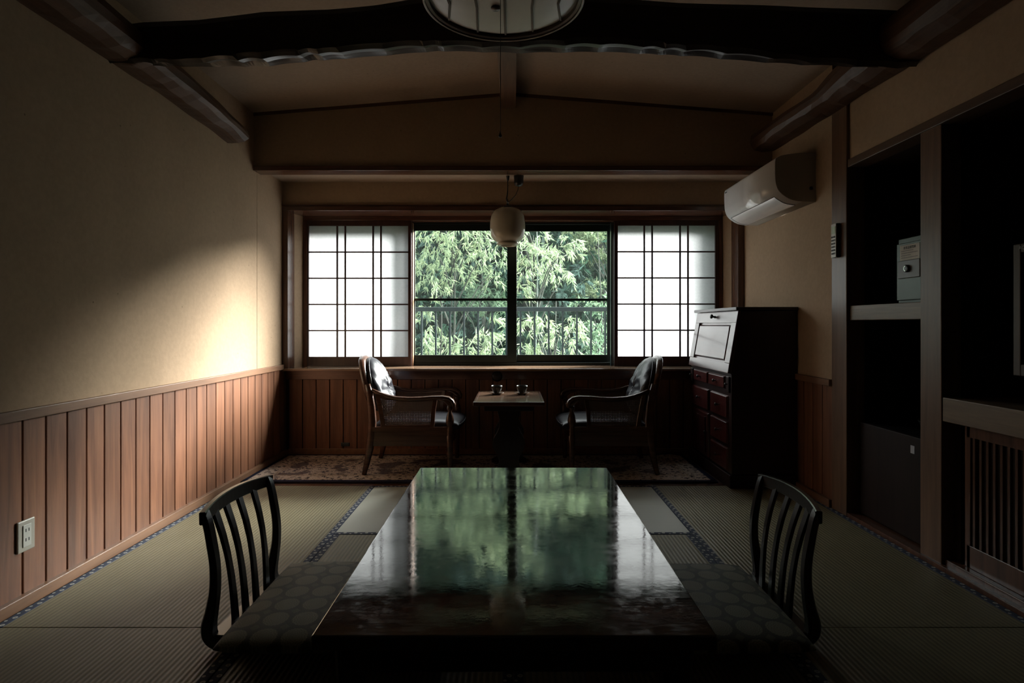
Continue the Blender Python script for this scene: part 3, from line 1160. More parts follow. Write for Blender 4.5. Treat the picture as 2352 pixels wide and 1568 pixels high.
# forest behind: bushy trees, copied
def far_tree(seed, h, rad, nclump, mat, lsize, per):
    t = thing('forest_tree', 'x', 'tree', (0, 0, 0), group='forest trees on the slope')
    cl = []
    for i in range(nclump):
        u = rs.uniform(0.12, 1.0)
        a = rs.uniform(0, 6.28)
        rr = rad * (1.1 - 0.75 * u) * rs.uniform(0.3, 1.0)
        cl.append(((rr * math.cos(a), rr * math.sin(a), h * u), (rs.uniform(0.5, 0.95), rs.uniform(0.5, 0.95), rs.uniform(0.25, 0.5))))
    cs, ds = spray_cloud(cl, per, 0.6)
    me = leaves_mesh('foliage', cs, ds, lsize[0], lsize[1], mat)
    o = bpy.data.objects.new('foliage', me)
    COL.objects.link(o)
    o.parent = t
    MB().tube([(0, 0, -0.5), (0.05, 0, h * 0.4), (-0.05, 0.05, h * 0.95)], [0.13, 0.09, 0.02], 8).build('trunk', M['bark'], t, local=True)
    return t


protos = [far_tree(1, 9.0, 2.0, 70, M['leaf_far'], (0.17, 0.05), 0.5), far_tree(2, 8.0, 2.2, 75, M['leaf_dark'], (0.17, 0.05), 0.5), far_tree(3, 9.5, 1.9, 70, M['leaf_mid'], (0.16, 0.05), 0.45)]


def hill(x, y):
    return GZ + max(0.0, (y - 8.0)) * 0.32 + 0.3 * noise.noise(Vector((x * 0.3, y * 0.3, 0)))


spots = []
k = 0
for row, (Y, n, w) in enumerate([(14.5, 6, 3.6), (18, 8, 5.5), (22.5, 9, 7.5), (28, 10, 10)]):
    for i in range(n):
        x = -w + 2 * w * (i + 0.5) / n + random.uniform(-0.4, 0.4)
        spots.append((x, Y + random.uniform(-1.2, 1.2), row))
rown = ['front row of the wooded slope', 'second row of the wooded slope', 'third row of the wooded slope', 'far back row of the wooded slope']
cnt = {}
for i, (x, Y, row) in enumerate(spots):
    kind = (i * 7 + row) % 3
    if i < 3:
        o = protos[i]
        kind = i
    else:
        o = copy_tree(protos[kind])
    o.location = (x, Y, hill(x, Y) - 0.2)
    o.rotation_euler = (0, 0, random.uniform(0, 6.28))
    s_c = random.uniform(0.74, 0.92) * (1.45 if abs(x / Y) < 0.30 else 1.05)
    o.scale = (s_c, s_c, s_c)
    nm = ['hazy blue-green forest tree', 'dark green forest tree', 'mid green forest tree'][kind]
    o['label'] = nm + ' in the ' + rown[row]
    o['group'] = nm + 's, ' + rown[row]

# slope
m = MB()
nx, ny = 40, 40
vs = [(-30 + 60 * i / nx, 6.2 + 34 * j / ny, hill(-30 + 60 * i / nx, 6.2 + 34 * j / ny)) for j in range(ny + 1) for i in range(nx + 1)]
fs = [(j * (nx + 1) + i, j * (nx + 1) + i + 1, (j + 1) * (nx + 1) + i + 1, (j + 1) * (nx + 1) + i) for j in range(ny) for i in range(nx)]
m.add(vs, fs, True)
struct(m, 'ground', M['ground'])
# undergrowth
cs = []
for _ in range(9000):
    x = rs.uniform(-7, 7)
    y = rs.uniform(10.5, 26)
    cs.append((x, y, hill(x, y) + rs.uniform(0.0, 0.8)))
cs = np.array(cs)
ds = rs.normal(size=cs.shape) + np.array([0, -0.3, 0.4])
me = leaves_mesh('undergrowth', cs, ds, 0.35, 0.12, M['leaf_dark'])
o = bpy.data.objects.new('undergrowth', me)
COL.objects.link(o)
tag(o, 'dark green undergrowth covering the slope below the trees', 'undergrowth', kind='stuff')

# ------------------------------------------------------------------ low table
TZ = 0.35
tb = thing('low_table', 'long low black lacquered table in the middle of the tatami', 'table', (0.003, 2.195, 0.0))
MB().box(-0.475, 0.481, 1.38, 3.01, TZ - 0.036, TZ).build('tabletop', M['tabletop'], tb, bevel=0.004, seg=3)
m = MB()
m.box(-0.42, 0.426, 1.43, 1.455, 0.235, TZ - 0.036)
m.box(-0.42, 0.426, 2.935, 2.96, 0.235, TZ - 0.036)
m.box(-0.42, -0.395, 1.455, 2.935, 0.235, TZ - 0.036)
m.box(0.401, 0.426, 1.455, 2.935, 0.235, TZ - 0.036)
m.build('apron', M['blacklac'], tb, bevel=0.003)
for x, y in ((-0.40, 1.475), (0.406, 1.475), (-0.40, 2.915), (0.406, 2.915)):
    m = MB().sweep([(x, y, 0.0), (x, y, 0.04), (x, y, 0.15), (x, y, 0.30)], (1, 0, 0), [0.034, 0.027, 0.032, 0.040], [0.034, 0.027, 0.032, 0.040])
    m.build('leg', M['blacklac'], tb)

# ------------------------------------------------------------------ legless chairs and cushions
def smoothp(pr, n=5):
    out = []
    for i in range(len(pr) - 1):
        p0 = pr[max(i - 1, 0)]; p1 = pr[i]; p2 = pr[i + 1]; p3 = pr[min(i + 2, len(pr) - 1)]
        for k in range(n):
            u = k / n
            out.append(tuple(0.5 * (2 * p1[q] + (p2[q] - p0[q]) * u + (2 * p0[q] - 5 * p1[q] + 4 * p2[q] - p3[q]) * u * u + (-p0[q] + 3 * p1[q] - 3 * p2[q] + p3[q]) * u ** 3) for q in (0, 1)))
    out.append(pr[-1])
    return out


def zaisu(label, loc, rz):
    """faces +x; origin on the floor at the middle of the back."""
    t = thing('legless_chair', label, 'legless chair', loc, rz, group='legless chairs at the low table')
    prof = [(-0.018, 0.455), (-0.006, 0.42), (0.008, 0.35), (0.019, 0.275), (0.019, 0.20), (0.009, 0.13), (-0.001, 0.08), (0.002, 0.045), (0.022, 0.022), (0.06, 0.014), (0.12, 0.014), (0.20, 0.014)]
    HWD = 0.225
    tb_ = [0.017, 0.018, 0.018, 0.017, 0.017, 0.018, 0.021, 0.023, 0.022, 0.02, 0.02, 0.018]
    tc_ = [0.010, 0.011, 0.012, 0.013, 0.014, 0.017, 0.021, 0.020, 0.015, 0.012, 0.011, 0.010]
    sprof = smoothp(prof, 5)
    ta = [tb_[min(i // 5, 11)] + (tb_[min(i // 5 + 1, 11)] - tb_[min(i // 5, 11)]) * (i % 5) / 5 for i in range(len(sprof))]
    tq = [tc_[min(i // 5, 11)] + (tc_[min(i // 5 + 1, 11)] - tc_[min(i // 5, 11)]) * (i % 5) / 5 for i in range(len(sprof))]

    for s in (-1, 1):
        pts = [(x, s * HWD, z) for x, z in sprof]
        m = MB().sweep(pts, (0, 1, 0), ta, tq, 0.35, False)
        m.build('stile', M['blacklac'], t, local=True)
    pts, hh = [], []
    for i in range(17):
        u = -1 + i / 8
        pts.append((-0.013 - 0.034 * (1 - u * u), u * (HWD + 0.0185), 0.438 + 0.010 * (1 - u * u)))
        hh.append(0.022 + 0.003 * (1 - u * u))
    m = MB().sweep(pts, (0, 0, 1), hh, 0.0105, 0.3, False)
    m.build('top_rail', M['blacklac'], t, local=True)
    for q in (-0.60, -0.20, 0.20, 0.60):
        pts = []
        bow = 0.034 * (1 - q * q)
        for i in range(14):
            z = 0.430 - (0.430 - 0.045) * i / 13
            k = (z - 0.045) / 0.385
            pts.append((lerp([(0.045, 0.036), (0.13, 0.035), (0.20, 0.032), (0.275, 0.024), (0.35, 0.010), (0.43, -0.012)], z) - bow * (0.25 + 0.75 * k), q * HWD * (0.86 + 0.14 * k), z))
        m = MB().sweep(pts, (0, 1, 0), [0.013 + 0.004 * abs(i - 6) / 7 for i in range(14)], 0.0065, 0.3, False)
        m.build('slat', M['blacklac'], t, local=True)
    m = MB().box(-0.005, 0.42, -HWD - 0.01, HWD + 0.01, 0.026, 0.048)
    m.build('seat', M['blacklac'], t, local=True, bevel=0.006)
    return t


def cushion(label, x0, x1, y0, y1, phx, phy):
    """square floor cushion, slightly domed; pattern origin at (phx, phy)"""
    t = []
    nx, ny = 44, 44
    cx, cy_ = (x0 + x1) / 2, (y0 + y1) / 2
    hx, hy = (x1 - x0) / 2, (y1 - y0) / 2

    def top(u, v, sgn):
        e = (1 - abs(u) ** 5) * (1 - abs(v) ** 5)
        e = max(e, 0) ** 0.33
        dome = 0.80 + 0.20 * (1 - u * u) * (1 - v * v)
        return 0.0875 + sgn * 0.0375 * e * dome

    vs, fs = [], []
    for sgn in (1, -1):
        b = len(vs)
        for j in range(ny + 1):
            for i in range(nx + 1):
                uu = math.sin((i / nx - 0.5) * math.pi)
                vv = math.sin((j / ny - 0.5) * math.pi)
                pin = 1 - 0.02 * (abs(uu) ** 2 + abs(vv) ** 2) + 0.02 * abs(uu * vv)
                vs.append((cx + uu * hx * pin, cy_ + vv * hy * pin, top(uu, vv, sgn)))
        for j in range(ny):
            for i in range(nx):
                a = b + j * (nx + 1) + i
                q = (a, a + 1, a + nx + 2, a + nx + 1)
                fs.append(q if sgn > 0 else q[::-1])
    m = MB().add(vs, fs, True)
    o = m.build('floor_cushion', M['zabuton'], origin=(phx, phy, 0.049), label=label, cat='cushion', group='patterned floor cushions on the legless chairs')
    bpy.context.view_layer.objects.active = o
    import bmesh
    bm = bmesh.new()
    bm.from_mesh(o.data)
    bmesh.ops.remove_doubles(bm, verts=bm.verts, dist=0.0005)
    bm.to_mesh(o.data)
    bm.free()
    return o


zaisu('black slatted legless chair at the left side of the low table', (-1.000, 2.185, 0.0015), math.radians(-3.0))
zaisu('black slatted legless chair at the right side of the low table', (1.010, 2.200, 0.0015), math.radians(180 - 1.0))
cushion('olive floor cushion with round medallions on the left legless chair', -0.925, -0.30, 1.79, 2.44, -0.775 + 0.0478, 2.40 - 0.0478)
cushion('olive floor cushion with round medallions on the right legless chair', 0.30, 0.935, 1.79, 2.42, 0.752 + 0.0478, 2.35 - 0.0478)

# ------------------------------------------------------------------ armchairs
def armchair(label, loc, mir):
    """faces +x when mir = 1, -x when mir = -1; sides symmetric."""
    t = thing('armchair', label, 'armchair', loc, 0.0, group='leather and cane armchairs by the window')
    W = M['chairwood']
    X = lambda x: x * mir

    def B(m, name, mat, **k):
        if mir < 0:
            m.v = [(-x, y, z) for (x, y, z) in m.v]
            m.f = [f[::-1] for f in m.f]
        return m.build(name, mat, t, local=True, **k)

    HY = 0.272
    arm = [(-0.300, 0.616), (-0.277, 0.608), (-0.216, 0.584), (-0.158, 0.566), (-0.099, 0.555), (0.0, 0.551), (0.080, 0.554), (0.157, 0.561), (0.238, 0.563), (0.278, 0.556), (0.303, 0.538), (0.316, 0.510), (0.314, 0.488)]
    for s in (-1, 1):
        pts = []
        for i, (x, z) in enumerate(arm):
            u = (x + 0.3) / 0.62
            pts.append((x, s * (HY - 0.045 * (1 - u) ** 2 + 0.012 * math.sin(u * 3)), z - 0.011))
        aw = [0.012, 0.014, 0.018, 0.022, 0.025, 0.027, 0.028, 0.030, 0.031, 0.031, 0.030, 0.027, 0.020]
        m = MB().sweep(pts, (0, 1, 0), aw, [0.012] * 11 + [0.013, 0.010], 0.4, True)
        # fillet below the hand grip
        m.sweep([(0.20, s * HY, 0.540), (0.25, s * HY, 0.532), (0.288, s * HY, 0.505), (0.29, s * HY, 0.485)], (0, 1, 0), 0.016, [0.008, 0.014, 0.018, 0.014], 0.3, True)
        B(m, 'arm', W)
        # front leg: turned upper part, tapered below
        prof = [(0.016, 0.0), (0.017, 0.02), (0.022, 0.20), (0.026, 0.275), (0.019, 0.285), (0.024, 0.297), (0.019, 0.309), (0.024, 0.322), (0.019, 0.334), (0.022, 0.345),
                (0.028, 0.365), (0.030, 0.385), (0.024, 0.42), (0.015, 0.445), (0.013, 0.455), (0.020, 0.467), (0.022, 0.476), (0.018, 0.487), (0.012, 0.495)]
        B(MB().lathe(prof, (0.287, s * HY, 0.0), 16), 'front_leg', W)
        # rear leg and stile
        rl_ = [(-0.325, 0.0), (-0.305, 0.08), (-0.285, 0.18), (-0.272, 0.28), (-0.268, 0.38), (-0.276, 0.48), (-0.292, 0.58), (-0.306, 0.64)]
        m = MB().sweep([(x, s * (HY - 0.010 - 0.03 * (z / 0.64) ** 2), z) for x, z in rl_], (0, 1, 0), 0.018, [0.015, 0.019, 0.024, 0.027, 0.027, 0.025, 0.022, 0.018], 0.35, True)
        B(m, 'rear_leg', W)
        # side frame round the cane
        yy = s * (HY - 0.012)
        m = MB()
        m.sweep([(-0.262, yy, 0.272), (0.272, yy, 0.272)], (0, 1, 0), 0.013, 0.068, 0.1)
        m.sweep([(-0.225, yy, 0.555), (-0.205, yy, 0.45), (-0.185, yy, 0.335)], (0, 1, 0), 0.011, 0.016)
        m.sweep([(0.182, yy, 0.540), (0.168, yy, 0.45), (0.160, yy, 0.335)], (0, 1, 0), 0.011, 0.015)
        m.sweep([(-0.24, yy, 0.560), (-0.16, yy, 0.545), (-0.05, yy, 0.533), (0.08, yy, 0.534), (0.19, yy, 0.543)], (0, 1, 0), 0.010, 0.013)
        m.sweep([(-0.19, yy, 0.342), (0.17, yy, 0.348)], (0, 1, 0), 0.010, 0.008)
        B(m, 'side_frame', W)
        m = MB()
        pt = 0.0113
        x = -0.198
        while x < 0.160:
            m.box(x - 0.0034, x + 0.0034, yy - 0.0006, yy + 0.0006, 0.340, 0.545)
            x += pt
        z = 0.350
        while z < 0.535:
            m.box(-0.21 + 0.0, 0.165, yy - 0.0004, yy + 0.0004, z - 0.0034, z + 0.0034)
            z += pt
        B(m, 'cane_panel', M['cane'])
    # front and rear seat rails
    m = MB().sweep([(0.282, -HY, 0.268), (0.300, -0.12, 0.268), (0.305, 0, 0.268), (0.300, 0.12, 0.268), (0.282, HY, 0.268)], (0, 0, 1), 0.045, 0.012, 0.2)
    B(m, 'seat_rail', W)
    m = MB().sweep([(-0.272, -HY, 0.268), (-0.272, HY, 0.268)], (0, 0, 1), 0.045, 0.012, 0.2)
    B(m, 'seat_rail', W)
    # seat cushion
    vs, fs = [], []
    nx, ny = 30, 30
    for sgn in (1, -1):
        b = len(vs)
        for j in range(ny + 1):
            for i in range(nx + 1):
                u = math.sin((i / nx - 0.5) * math.pi)
                v = math.sin((j / ny - 0.5) * math.pi)
                e = max(0, (1 - abs(u) ** 6) * (1 - abs(v) ** 6)) ** 0.4
                xx = 0.045 + 0.305 * u
                if u > 0:
                    xx += 0.022 * u * (1 - v * v)
                yv = v * (0.252 - (0.02 if u < 0 else 0.0) * abs(u))
                wr = 0.004 * noise.noise(Vector((xx * 9, yv * 26, 2.0 + sgn))) + 0.003 * noise.noise(Vector((xx * 30, yv * 14, 5)))
                z = 0.340 + sgn * 0.046 * e + (wr * e if sgn > 0 else 0) + (0.008 * (1 - u * u) * (1 - v * v) if sgn > 0 else 0)
                vs.append((xx, yv, z))
        for j in range(ny):
            for i in range(nx):
                a = b + j * (nx + 1) + i
                q = (a, a + 1, a + nx + 2, a + nx + 1)
                fs.append(q if sgn > 0 else q[::-1])
    sc_ = B(MB().add(vs, fs, True), 'seat_cushion', M['leather'])
    m = MB()
    pp = []
    for i in range(21):
        v = -1 + i / 10
        pp.append((0.352 + 0.022 * (1 - v * v) - (0.05 if abs(v) > 0.97 else 0), v * 0.25, 0.352))
    m.tube(pp, 0.004, 6)
    if mir < 0:
        m.v = [(-x, y, z) for (x, y, z) in m.v]
    m.build('piping', M['piping'], sc_, local=True)

    # back: rounded wooden shell, then leather pad
    def oval(a, z0, z1, n=40):
        """(y, z) outline: round top, slightly narrowing bottom"""
        out = []
        zc = z1 - a * 1.02
        for i in range(n):
            th = 2 * math.pi * i / n
            c, s2 = math.cos(th), math.sin(th)
            if s2 >= 0:
                out.append((a * c, zc + (z1 - zc) * s2))
            else:
                k = -s2
                out.append(((a * (1 - 0.22 * k ** 2)) * (abs(c) ** 0.7) * (1 if c > 0 else -1), zc + (z0 - zc) * k))
        return out

    def bx(z):   # x of the back plane at height z
        return -0.255 - 0.10 * max(0.0, (z - 0.36)) / 0.46 - 0.02 * max(0.0, (z - 0.6) / 0.22) ** 2

    o1 = oval(0.238, 0.42, 0.836)
    o2 = oval(0.222, 0.43, 0.822)
    rings = [[(bx(z) - 0.035, y * 0.93, 0.63 + (z - 0.63) * 0.95) for y, z in o1], [(bx(z) - 0.028, y, z) for y, z in o1], [(bx(z) + 0.002, y, z) for y, z in o1], [(bx(z) + 0.012, y, z) for y, z in o2]]
    B(MB().rings(rings, smooth=True), 'back_shell', W)
    rings = []
    for k, (f, dx) in enumerate([(0.98, 0.010), (1.0, 0.022), (1.0, 0.040), (0.965, 0.060), (0.89, 0.076), (0.78, 0.088), (0.64, 0.096), (0.48, 0.101), (0.30, 0.104), (0.12, 0.105), (0.02, 0.105)]):
        ring = []
        for i, (y, z) in enumerate(oval(0.219, 0.40, 0.820, 72)):
            yy = y * f
            zc = 0.585
            zz = zc + (z - zc) * f
            d = dx
            if k >= 2:
                # pleats running up from the button line
                g = math.exp(-((zz - 0.585) / 0.10) ** 2) if zz < 0.585 else math.exp(-((zz - 0.585) / 0.16) ** 2)
                d += 0.011 * math.sin(yy * 150 + 2.0 * noise.noise(Vector((yy * 8, zz * 4, 0)))) * g
                d -= 0.022 * math.exp(-((zz - 0.585) / 0.022) ** 2) * (0.5 + 0.5 * math.cos(yy * 2 * math.pi / 0.075)) * (1 if abs(yy) < 0.16 else 0.2)
                # lumbar swell towards the seat
                d += 0.020 * math.exp(-((zz - 0.50) / 0.07) ** 2)
                d += 0.007 * noise.noise(Vector((yy * 30, zz * 12, 4.0)))
            ring.append((bx(zz) + d, yy, zz))
        rings.append(ring)
    bc = B(MB().rings(rings, smooth=True), 'back_cushion', M['leather'])
    for yb in (-0.075, 0.0, 0.075):
        m = MB().lathe([(0.002, 0.0), (0.010, 0.002), (0.011, 0.006), (0.007, 0.010), (0.001, 0.011)], (bx(0.585) + 0.082, yb, 0.585), 12, 'x')
        if mir < 0:
            m.v = [(-x, y, z) for (x, y, z) in m.v]
            m.f = [f[::-1] for f in m.f]
        m.build('button', M['piping'], bc, local=True)
    m = MB()
    ring = [(bx(z) + 0.036, y * 1.008, z) for y, z in oval(0.219, 0.40, 0.820, 60)]
    m.tube(ring[:31], 0.0035, 6)
    if mir < 0:
        m.v = [(-x, y, z) for (x, y, z) in m.v]
    m.build('piping', M['piping'], bc, local=True)
    return t


armchair('black leather armchair with cane sides left of the small table', (-0.735, 4.45, 0.0145), 1)
armchair('black leather armchair with cane sides right of the small table, by the desk', (0.705, 4.45, 0.0145), -1)

# ------------------------------------------------------------------ small table and cups
st = thing('side_table', 'small wooden pedestal table between the two armchairs', 'table', (-0.032, 4.34, 0.0145))
sx0, sx1, sy0, sy1, sz = -0.272, 0.216, 3.99, 4.69, 0.555
M['stop'] = wood('side_table_top_wood', (0.06, 0.032, 0.02), (0.13, 0.075, 0.045), 'x', 0.22)
MB().box(sx0 + 0.02, sx1 - 0.02, sy0 + 0.02, sy1 - 0.02, sz - 0.022, sz).build('tabletop', M['stop'], st, bevel=0.003)
m = MB()
m.box(sx0, sx1, sy0, sy0 + 0.02, sz - 0.028, sz + 0.001).box(sx0, sx1, sy1 - 0.02, sy1, sz - 0.028, sz + 0.001)
m.box(sx0, sx0 + 0.02, sy0 + 0.02, sy1 - 0.02, sz - 0.028, sz + 0.001).box(sx1 - 0.02, sx1, sy0 + 0.02, sy1 - 0.02, sz - 0.028, sz + 0.001)
m.build('edge_molding', M['chairwood'], st, bevel=0.006, seg=3)
m = MB().box(sx0 + 0.07, sx1 - 0.07, sy0 + 0.10, sy1 - 0.10, sz - 0.075, sz - 0.028)
m.build('apron', M['blacklac'], st, bevel=0.003)
cxm = (sx0 + sx1) / 2
half = [(0.0, 0.016), (0.135, 0.016), (0.135, 0.045), (0.10, 0.065), (0.075, 0.095), (0.068, 0.13), (0.082, 0.17), (0.105, 0.21), (0.115, 0.245), (0.108, 0.285), (0.085, 0.325), (0.07, 0.36), (0.068, 0.42), (0.08, 0.48)]
poly = [(cxm + x, z) for x, z in half] + [(cxm - x, z) for x, z in reversed(half[1:])]
for yy in (sy0 + 0.13, sy1 - 0.13):
    MB().prism(poly, yy - 0.014, yy + 0.014).build('end_board', M['blacklac'], st, bevel=0.003)
MB().box(cxm - 0.012, cxm + 0.012, sy0 + 0.13, sy1 - 0.13, 0.16, 0.21).build('stretcher', M['blacklac'], st, bevel=0.003)


def cup(x, y, label):
    t = thing('coffee_cup', label, 'cup', (x, y, sz + 0.012), group='coffee cups on the small table')
    prof = [(0.020, 0.0), (0.022, 0.004), (0.026, 0.010), (0.036, 0.028), (0.0415, 0.050), (0.0425, 0.060), (0.0405, 0.060), (0.0385, 0.050), (0.033, 0.028), (0.022, 0.012), (0.004, 0.010)]
    MB().lathe(prof, (0, 0, 0), 32).build('bowl', M['cup'], t, local=True)
    MB().lathe([(0.001, 0.046), (0.0365, 0.046)], (0, 0, 0), 32, cap=False).build('coffee', plain('coffee', (0.02, 0.01, 0.006), 0.05), t, local=True)
    pts = [(0.0, 0.036 + 0.020 * math.sin(a), 0.034 - 0.017 * math.cos(a)) for a in [math.pi * k / 8 for k in range(9)]]
    MB().tube(pts, 0.0032, 8).build('handle', M['cup'], t, local=True)
    s = MB().lathe([(0.001, -0.0005), (0.026, -0.0005), (0.028, 0.002), (0.05, 0.009), (0.056, 0.012), (0.056, 0.0135), (0.05, 0.0115), (0.026, 0.0045), (0.001, 0.004)], (x, y, sz + 0.0025), 32)
    s.build('saucer', M['cupin'], label='dark saucer under the ' + ('left' if x < 0 else 'right') + ' coffee cup', cat='saucer', group='saucers on the small table', origin=(x, y, sz + 0.002))


cup(-0.122, 4.44, 'dark coffee cup on the left side of the small table')
cup(0.069, 4.44, 'dark coffee cup on the right side of the small table')
for o in bpy.data.objects:
    if o.name.startswith('coffee_cup'):
        o.location.z = sz + 0.0075

# ------------------------------------------------------------------ slant-front desk
dk = thing('writing_desk', 'dark mahogany slant-front writing desk against the right wall', 'desk', (1.66, 4.32, 0.0))
dy0, dy1 = 3.885, 4.755
xb = XR - 0.004
MB().prism([(1.445, 0.09), (xb, 0.09), (xb, 1.176), (1.512, 1.176), (1.440, 0.757), (1.445, 0.75)], dy0, dy1).build('carcass', M['mahogd'], dk, bevel=0.003)
MB().box(1.470, xb, dy0 - 0.018, dy1 + 0.018, 1.177, 1.199).build('top', M['mahogd'], dk, bevel=0.006, seg=3)
MB().box(1.428, xb, dy0 - 0.012, dy1 + 0.012, 0.0, 0.088).build('base', M['mahogd'], dk, bevel=0.006)
# fall front: slab on the slope with a raised field
sl = Vector((1.440, 0, 0.757))
su = Vector((1.512 - 1.440, 0, 1.176 - 0.757))
SL = su.length
su.normalize()
sn = Vector((-su.z, 0, su.x))


def slope(u, y, h):
    p = sl + su * u + sn * h
    return (p.x, y, p.z)


def slab(m, u0, u1, y0, y1, h0, h1, b=0.0):
    v = [slope(u0, y0, h0), slope(u1, y0, h0), slope(u1, y1, h0), slope(u0, y1, h0),
         slope(u0 + b, y0 + b, h1), slope(u1 - b, y0 + b, h1), slope(u1 - b, y1 - b, h1), slope(u0 + b, y1 - b, h1)]
    return m.add(v, [(0, 1, 2, 3), (4, 7, 6, 5), (0, 4, 5, 1), (1, 5, 6, 2), (2, 6, 7, 3), (3, 7, 4, 0)])


m = MB()
slab(m, 0.0, 0.065, dy0 + 0.004, dy1 - 0.004, 0.001, 0.020)
slab(m, SL - 0.085, SL - 0.004, dy0 + 0.004, dy1 - 0.004, 0.001, 0.020)
slab(m, 0.065, SL - 0.085, dy0 + 0.004, dy0 + 0.095, 0.001, 0.020)
slab(m, 0.065, SL - 0.085, dy1 - 0.095, dy1 - 0.004, 0.001, 0.020)
ff = m.build('fall_front', M['fall'], dk, bevel=0.003)
ff['label'] = 'sloping panelled writing flap'
m = MB()
slab(m, 0.065, SL - 0.085, dy0 + 0.095, dy1 - 0.095, 0.001, 0.006)
slab(m, 0.078, SL - 0.098, dy0 + 0.108, dy1 - 0.108, 0.006, 0.019, 0.012)
pn = m.build('panel', M['fall'], ff, local=False)


def knob(p, n, parent, r=0.014):
    n = Vector(n).normalized()
    u = n.cross(Vector((0, 1, 0))).normalized()
    w = n.cross(u)
    rings = []
    for (rr, h) in [(0.6, 0), (0.42, 0.5), (0.45, 0.9), (0.95, 1.3), (1.05, 1.7), (0.85, 2.05), (0.4, 2.25), (0.05, 2.3)]:
        rings.append([Vector(p) + n * h * r + (u * math.cos(a) + w * math.sin(a)) * rr * r for a in [2 * math.pi * k / 14 for k in range(14)]])
    m = MB().rings(rings, smooth=True)
    m.build('knob', M['blackp'], parent)


kp = slope(SL - 0.042, (dy0 + dy1) / 2, 0.020)
knob(kp, sn, ff, 0.016)


def drawer(y0, y1, z0, z1, nm='drawer', kn=True):
    x = 1.445
    b = 0.008
    m = MB()
    v = [(x, y0, z0), (x, y1, z0), (x, y1, z1), (x, y0, z1), (x - 0.016, y0 + b, z0 + b), (x - 0.016, y1 - b, z0 + b), (x - 0.016, y1 - b, z1 - b), (x - 0.016, y0 + b, z1 - b)]
    m.add(v, [(0, 1, 2, 3), (4, 7, 6, 5), (0, 4, 5, 1), (1, 5, 6, 2), (2, 6, 7, 3), (3, 7, 4, 0)])
    d = m.build(nm, M['mahog'], dk, bevel=0.002)
    if kn:
        knob((x - 0.016, (y0 + y1) / 2, (z0 + z1) / 2), (-1, 0, 0), d, 0.011)
    return d


drawer(3.985, 4.305, 0.645, 0.735)
drawer(4.335, 4.655, 0.645, 0.735)
for ya, yb2 in ((3.905, 3.955), (4.685, 4.735)):
    d = MB().box(1.432, 1.445, ya, yb2, 0.630, 0.735).build('pull_out_support', M['mahogd'], dk, bevel=0.002)
    knob((1.432, (ya + yb2) / 2, 0.685), (-1, 0, 0), d, 0.008)
for z0 in (0.450, 0.276, 0.102):
    drawer(3.935, 4.265, z0, z0 + 0.156)
drawer(4.315, 4.705, 0.450, 0.606)
dr = drawer(4.315, 4.705, 0.102, 0.432, 'door', False)
MB().box(1.420, 1.429, 4.36, 4.50, 0.135, 0.40).box(1.420, 1.429, 4.52, 4.66, 0.135, 0.40).build('panel', M['mahog'], dr, bevel=0.003)
knob((1.429, 4.34, 0.29), (-1, 0, 0), dr, 0.010)

# ------------------------------------------------------------------ air conditioner
ac = thing('air_conditioner', 'white wall-mounted air conditioner above the desk', 'air conditioner', (1.76, 4.09, 1.845))
ay0, ay1 = 3.655, 4.53
aprof = [(1.884, 1.845), (1.80, 1.848), (1.736, 1.859), (1.69, 1.883), (1.655, 1.915), (1.638, 1.955), (1.633, 2.0), (1.633, 2.10), (1.648, 2.122), (1.687, 2.137), (1.80, 2.15), (1.884, 2.15)]


sp = smoothp(aprof, 5)
MB().prism(sp, ay0, ay1, smooth=True).build('housing', M['offwhite'], ac)
fr_ = [p for p in smoothp(aprof[1:9], 6)]
rings = []
for yy, gx_ in ((ay0 + 0.0005, 0.0025), (ay1 - 0.0005, 0.0025)):
    inner = []
    outer = []
    for i, p in enumerate(fr_):
        a = Vector(fr_[min(i + 1, len(fr_) - 1)]) - Vector(fr_[max(i - 1, 0)])
        a.normalize()
        nrm = Vector((-a.y, a.x))
        if nrm.x > 0 or nrm.y > 0.2:
            nrm = -nrm if nrm.x > 0 else nrm
        outer.append((p[0] + nrm.x * gx_, yy, p[1] + nrm.y * gx_))
        inner.append((p[0], yy, p[1]))
    rings.append(outer + inner[::-1])
MB().rings(rings, smooth=True).build('front_panel', M['white'], ac)
# air outlet flap on the curved underside
fl = smoothp([(1.80, 1.8455), (1.736, 1.8565), (1.69, 1.881), (1.668, 1.897)], 4)
v0 = [(p[0] - 0.002, ay0 + 0.09, p[1] - 0.004) for p in fl]
v1 = [(p[0] - 0.002, ay1 - 0.05, p[1] - 0.004) for p in fl]
m = MB()
n_ = len(fl)
m.add(v0 + v1 + [(x + 0.003, y, z + 0.004) for x, y, z in v0] + [(x + 0.003, y, z + 0.004) for x, y, z in v1],
      [(i, i + 1, n_ + i + 1, n_ + i) for i in range(n_ - 1)] + [(2 * n_ + i, 3 * n_ + i, 3 * n_ + i + 1, 2 * n_ + i + 1) for i in range(n_ - 1)] +
      [(0, n_, 3 * n_, 2 * n_), (n_ - 1, 3 * n_ - 1, 4 * n_ - 1, 2 * n_ - 1)], True)
m.build('louver', M['white'], ac)
m = MB().tube([(1.797, ay0 + 0.09, 1.8445), (1.797, ay1 - 0.05, 1.8445)], 0.0028, 6)
m.tube([(fl[-1][0] - 0.003, ay0 + 0.088, fl[-1][1] - 0.002), (fl[-1][0] - 0.003, ay1 - 0.048, fl[-1][1] - 0.002)], 0.0015, 6)
for yy in (ay0 + 0.088, ay1 - 0.048):
    m.tube([(p[0] - 0.003, yy, p[1] - 0.0035) for p in fl], 0.0015, 6)
m.build('outlet_gap', M['blackp'], ac)
MB().lathe([(0.001, 0.0), (0.011, 0.0), (0.011, 0.002), (0.001, 0.002)], (1.855, ay0, 1.93), 16, '-y').build('screw_cover', M['blackp'], ac)
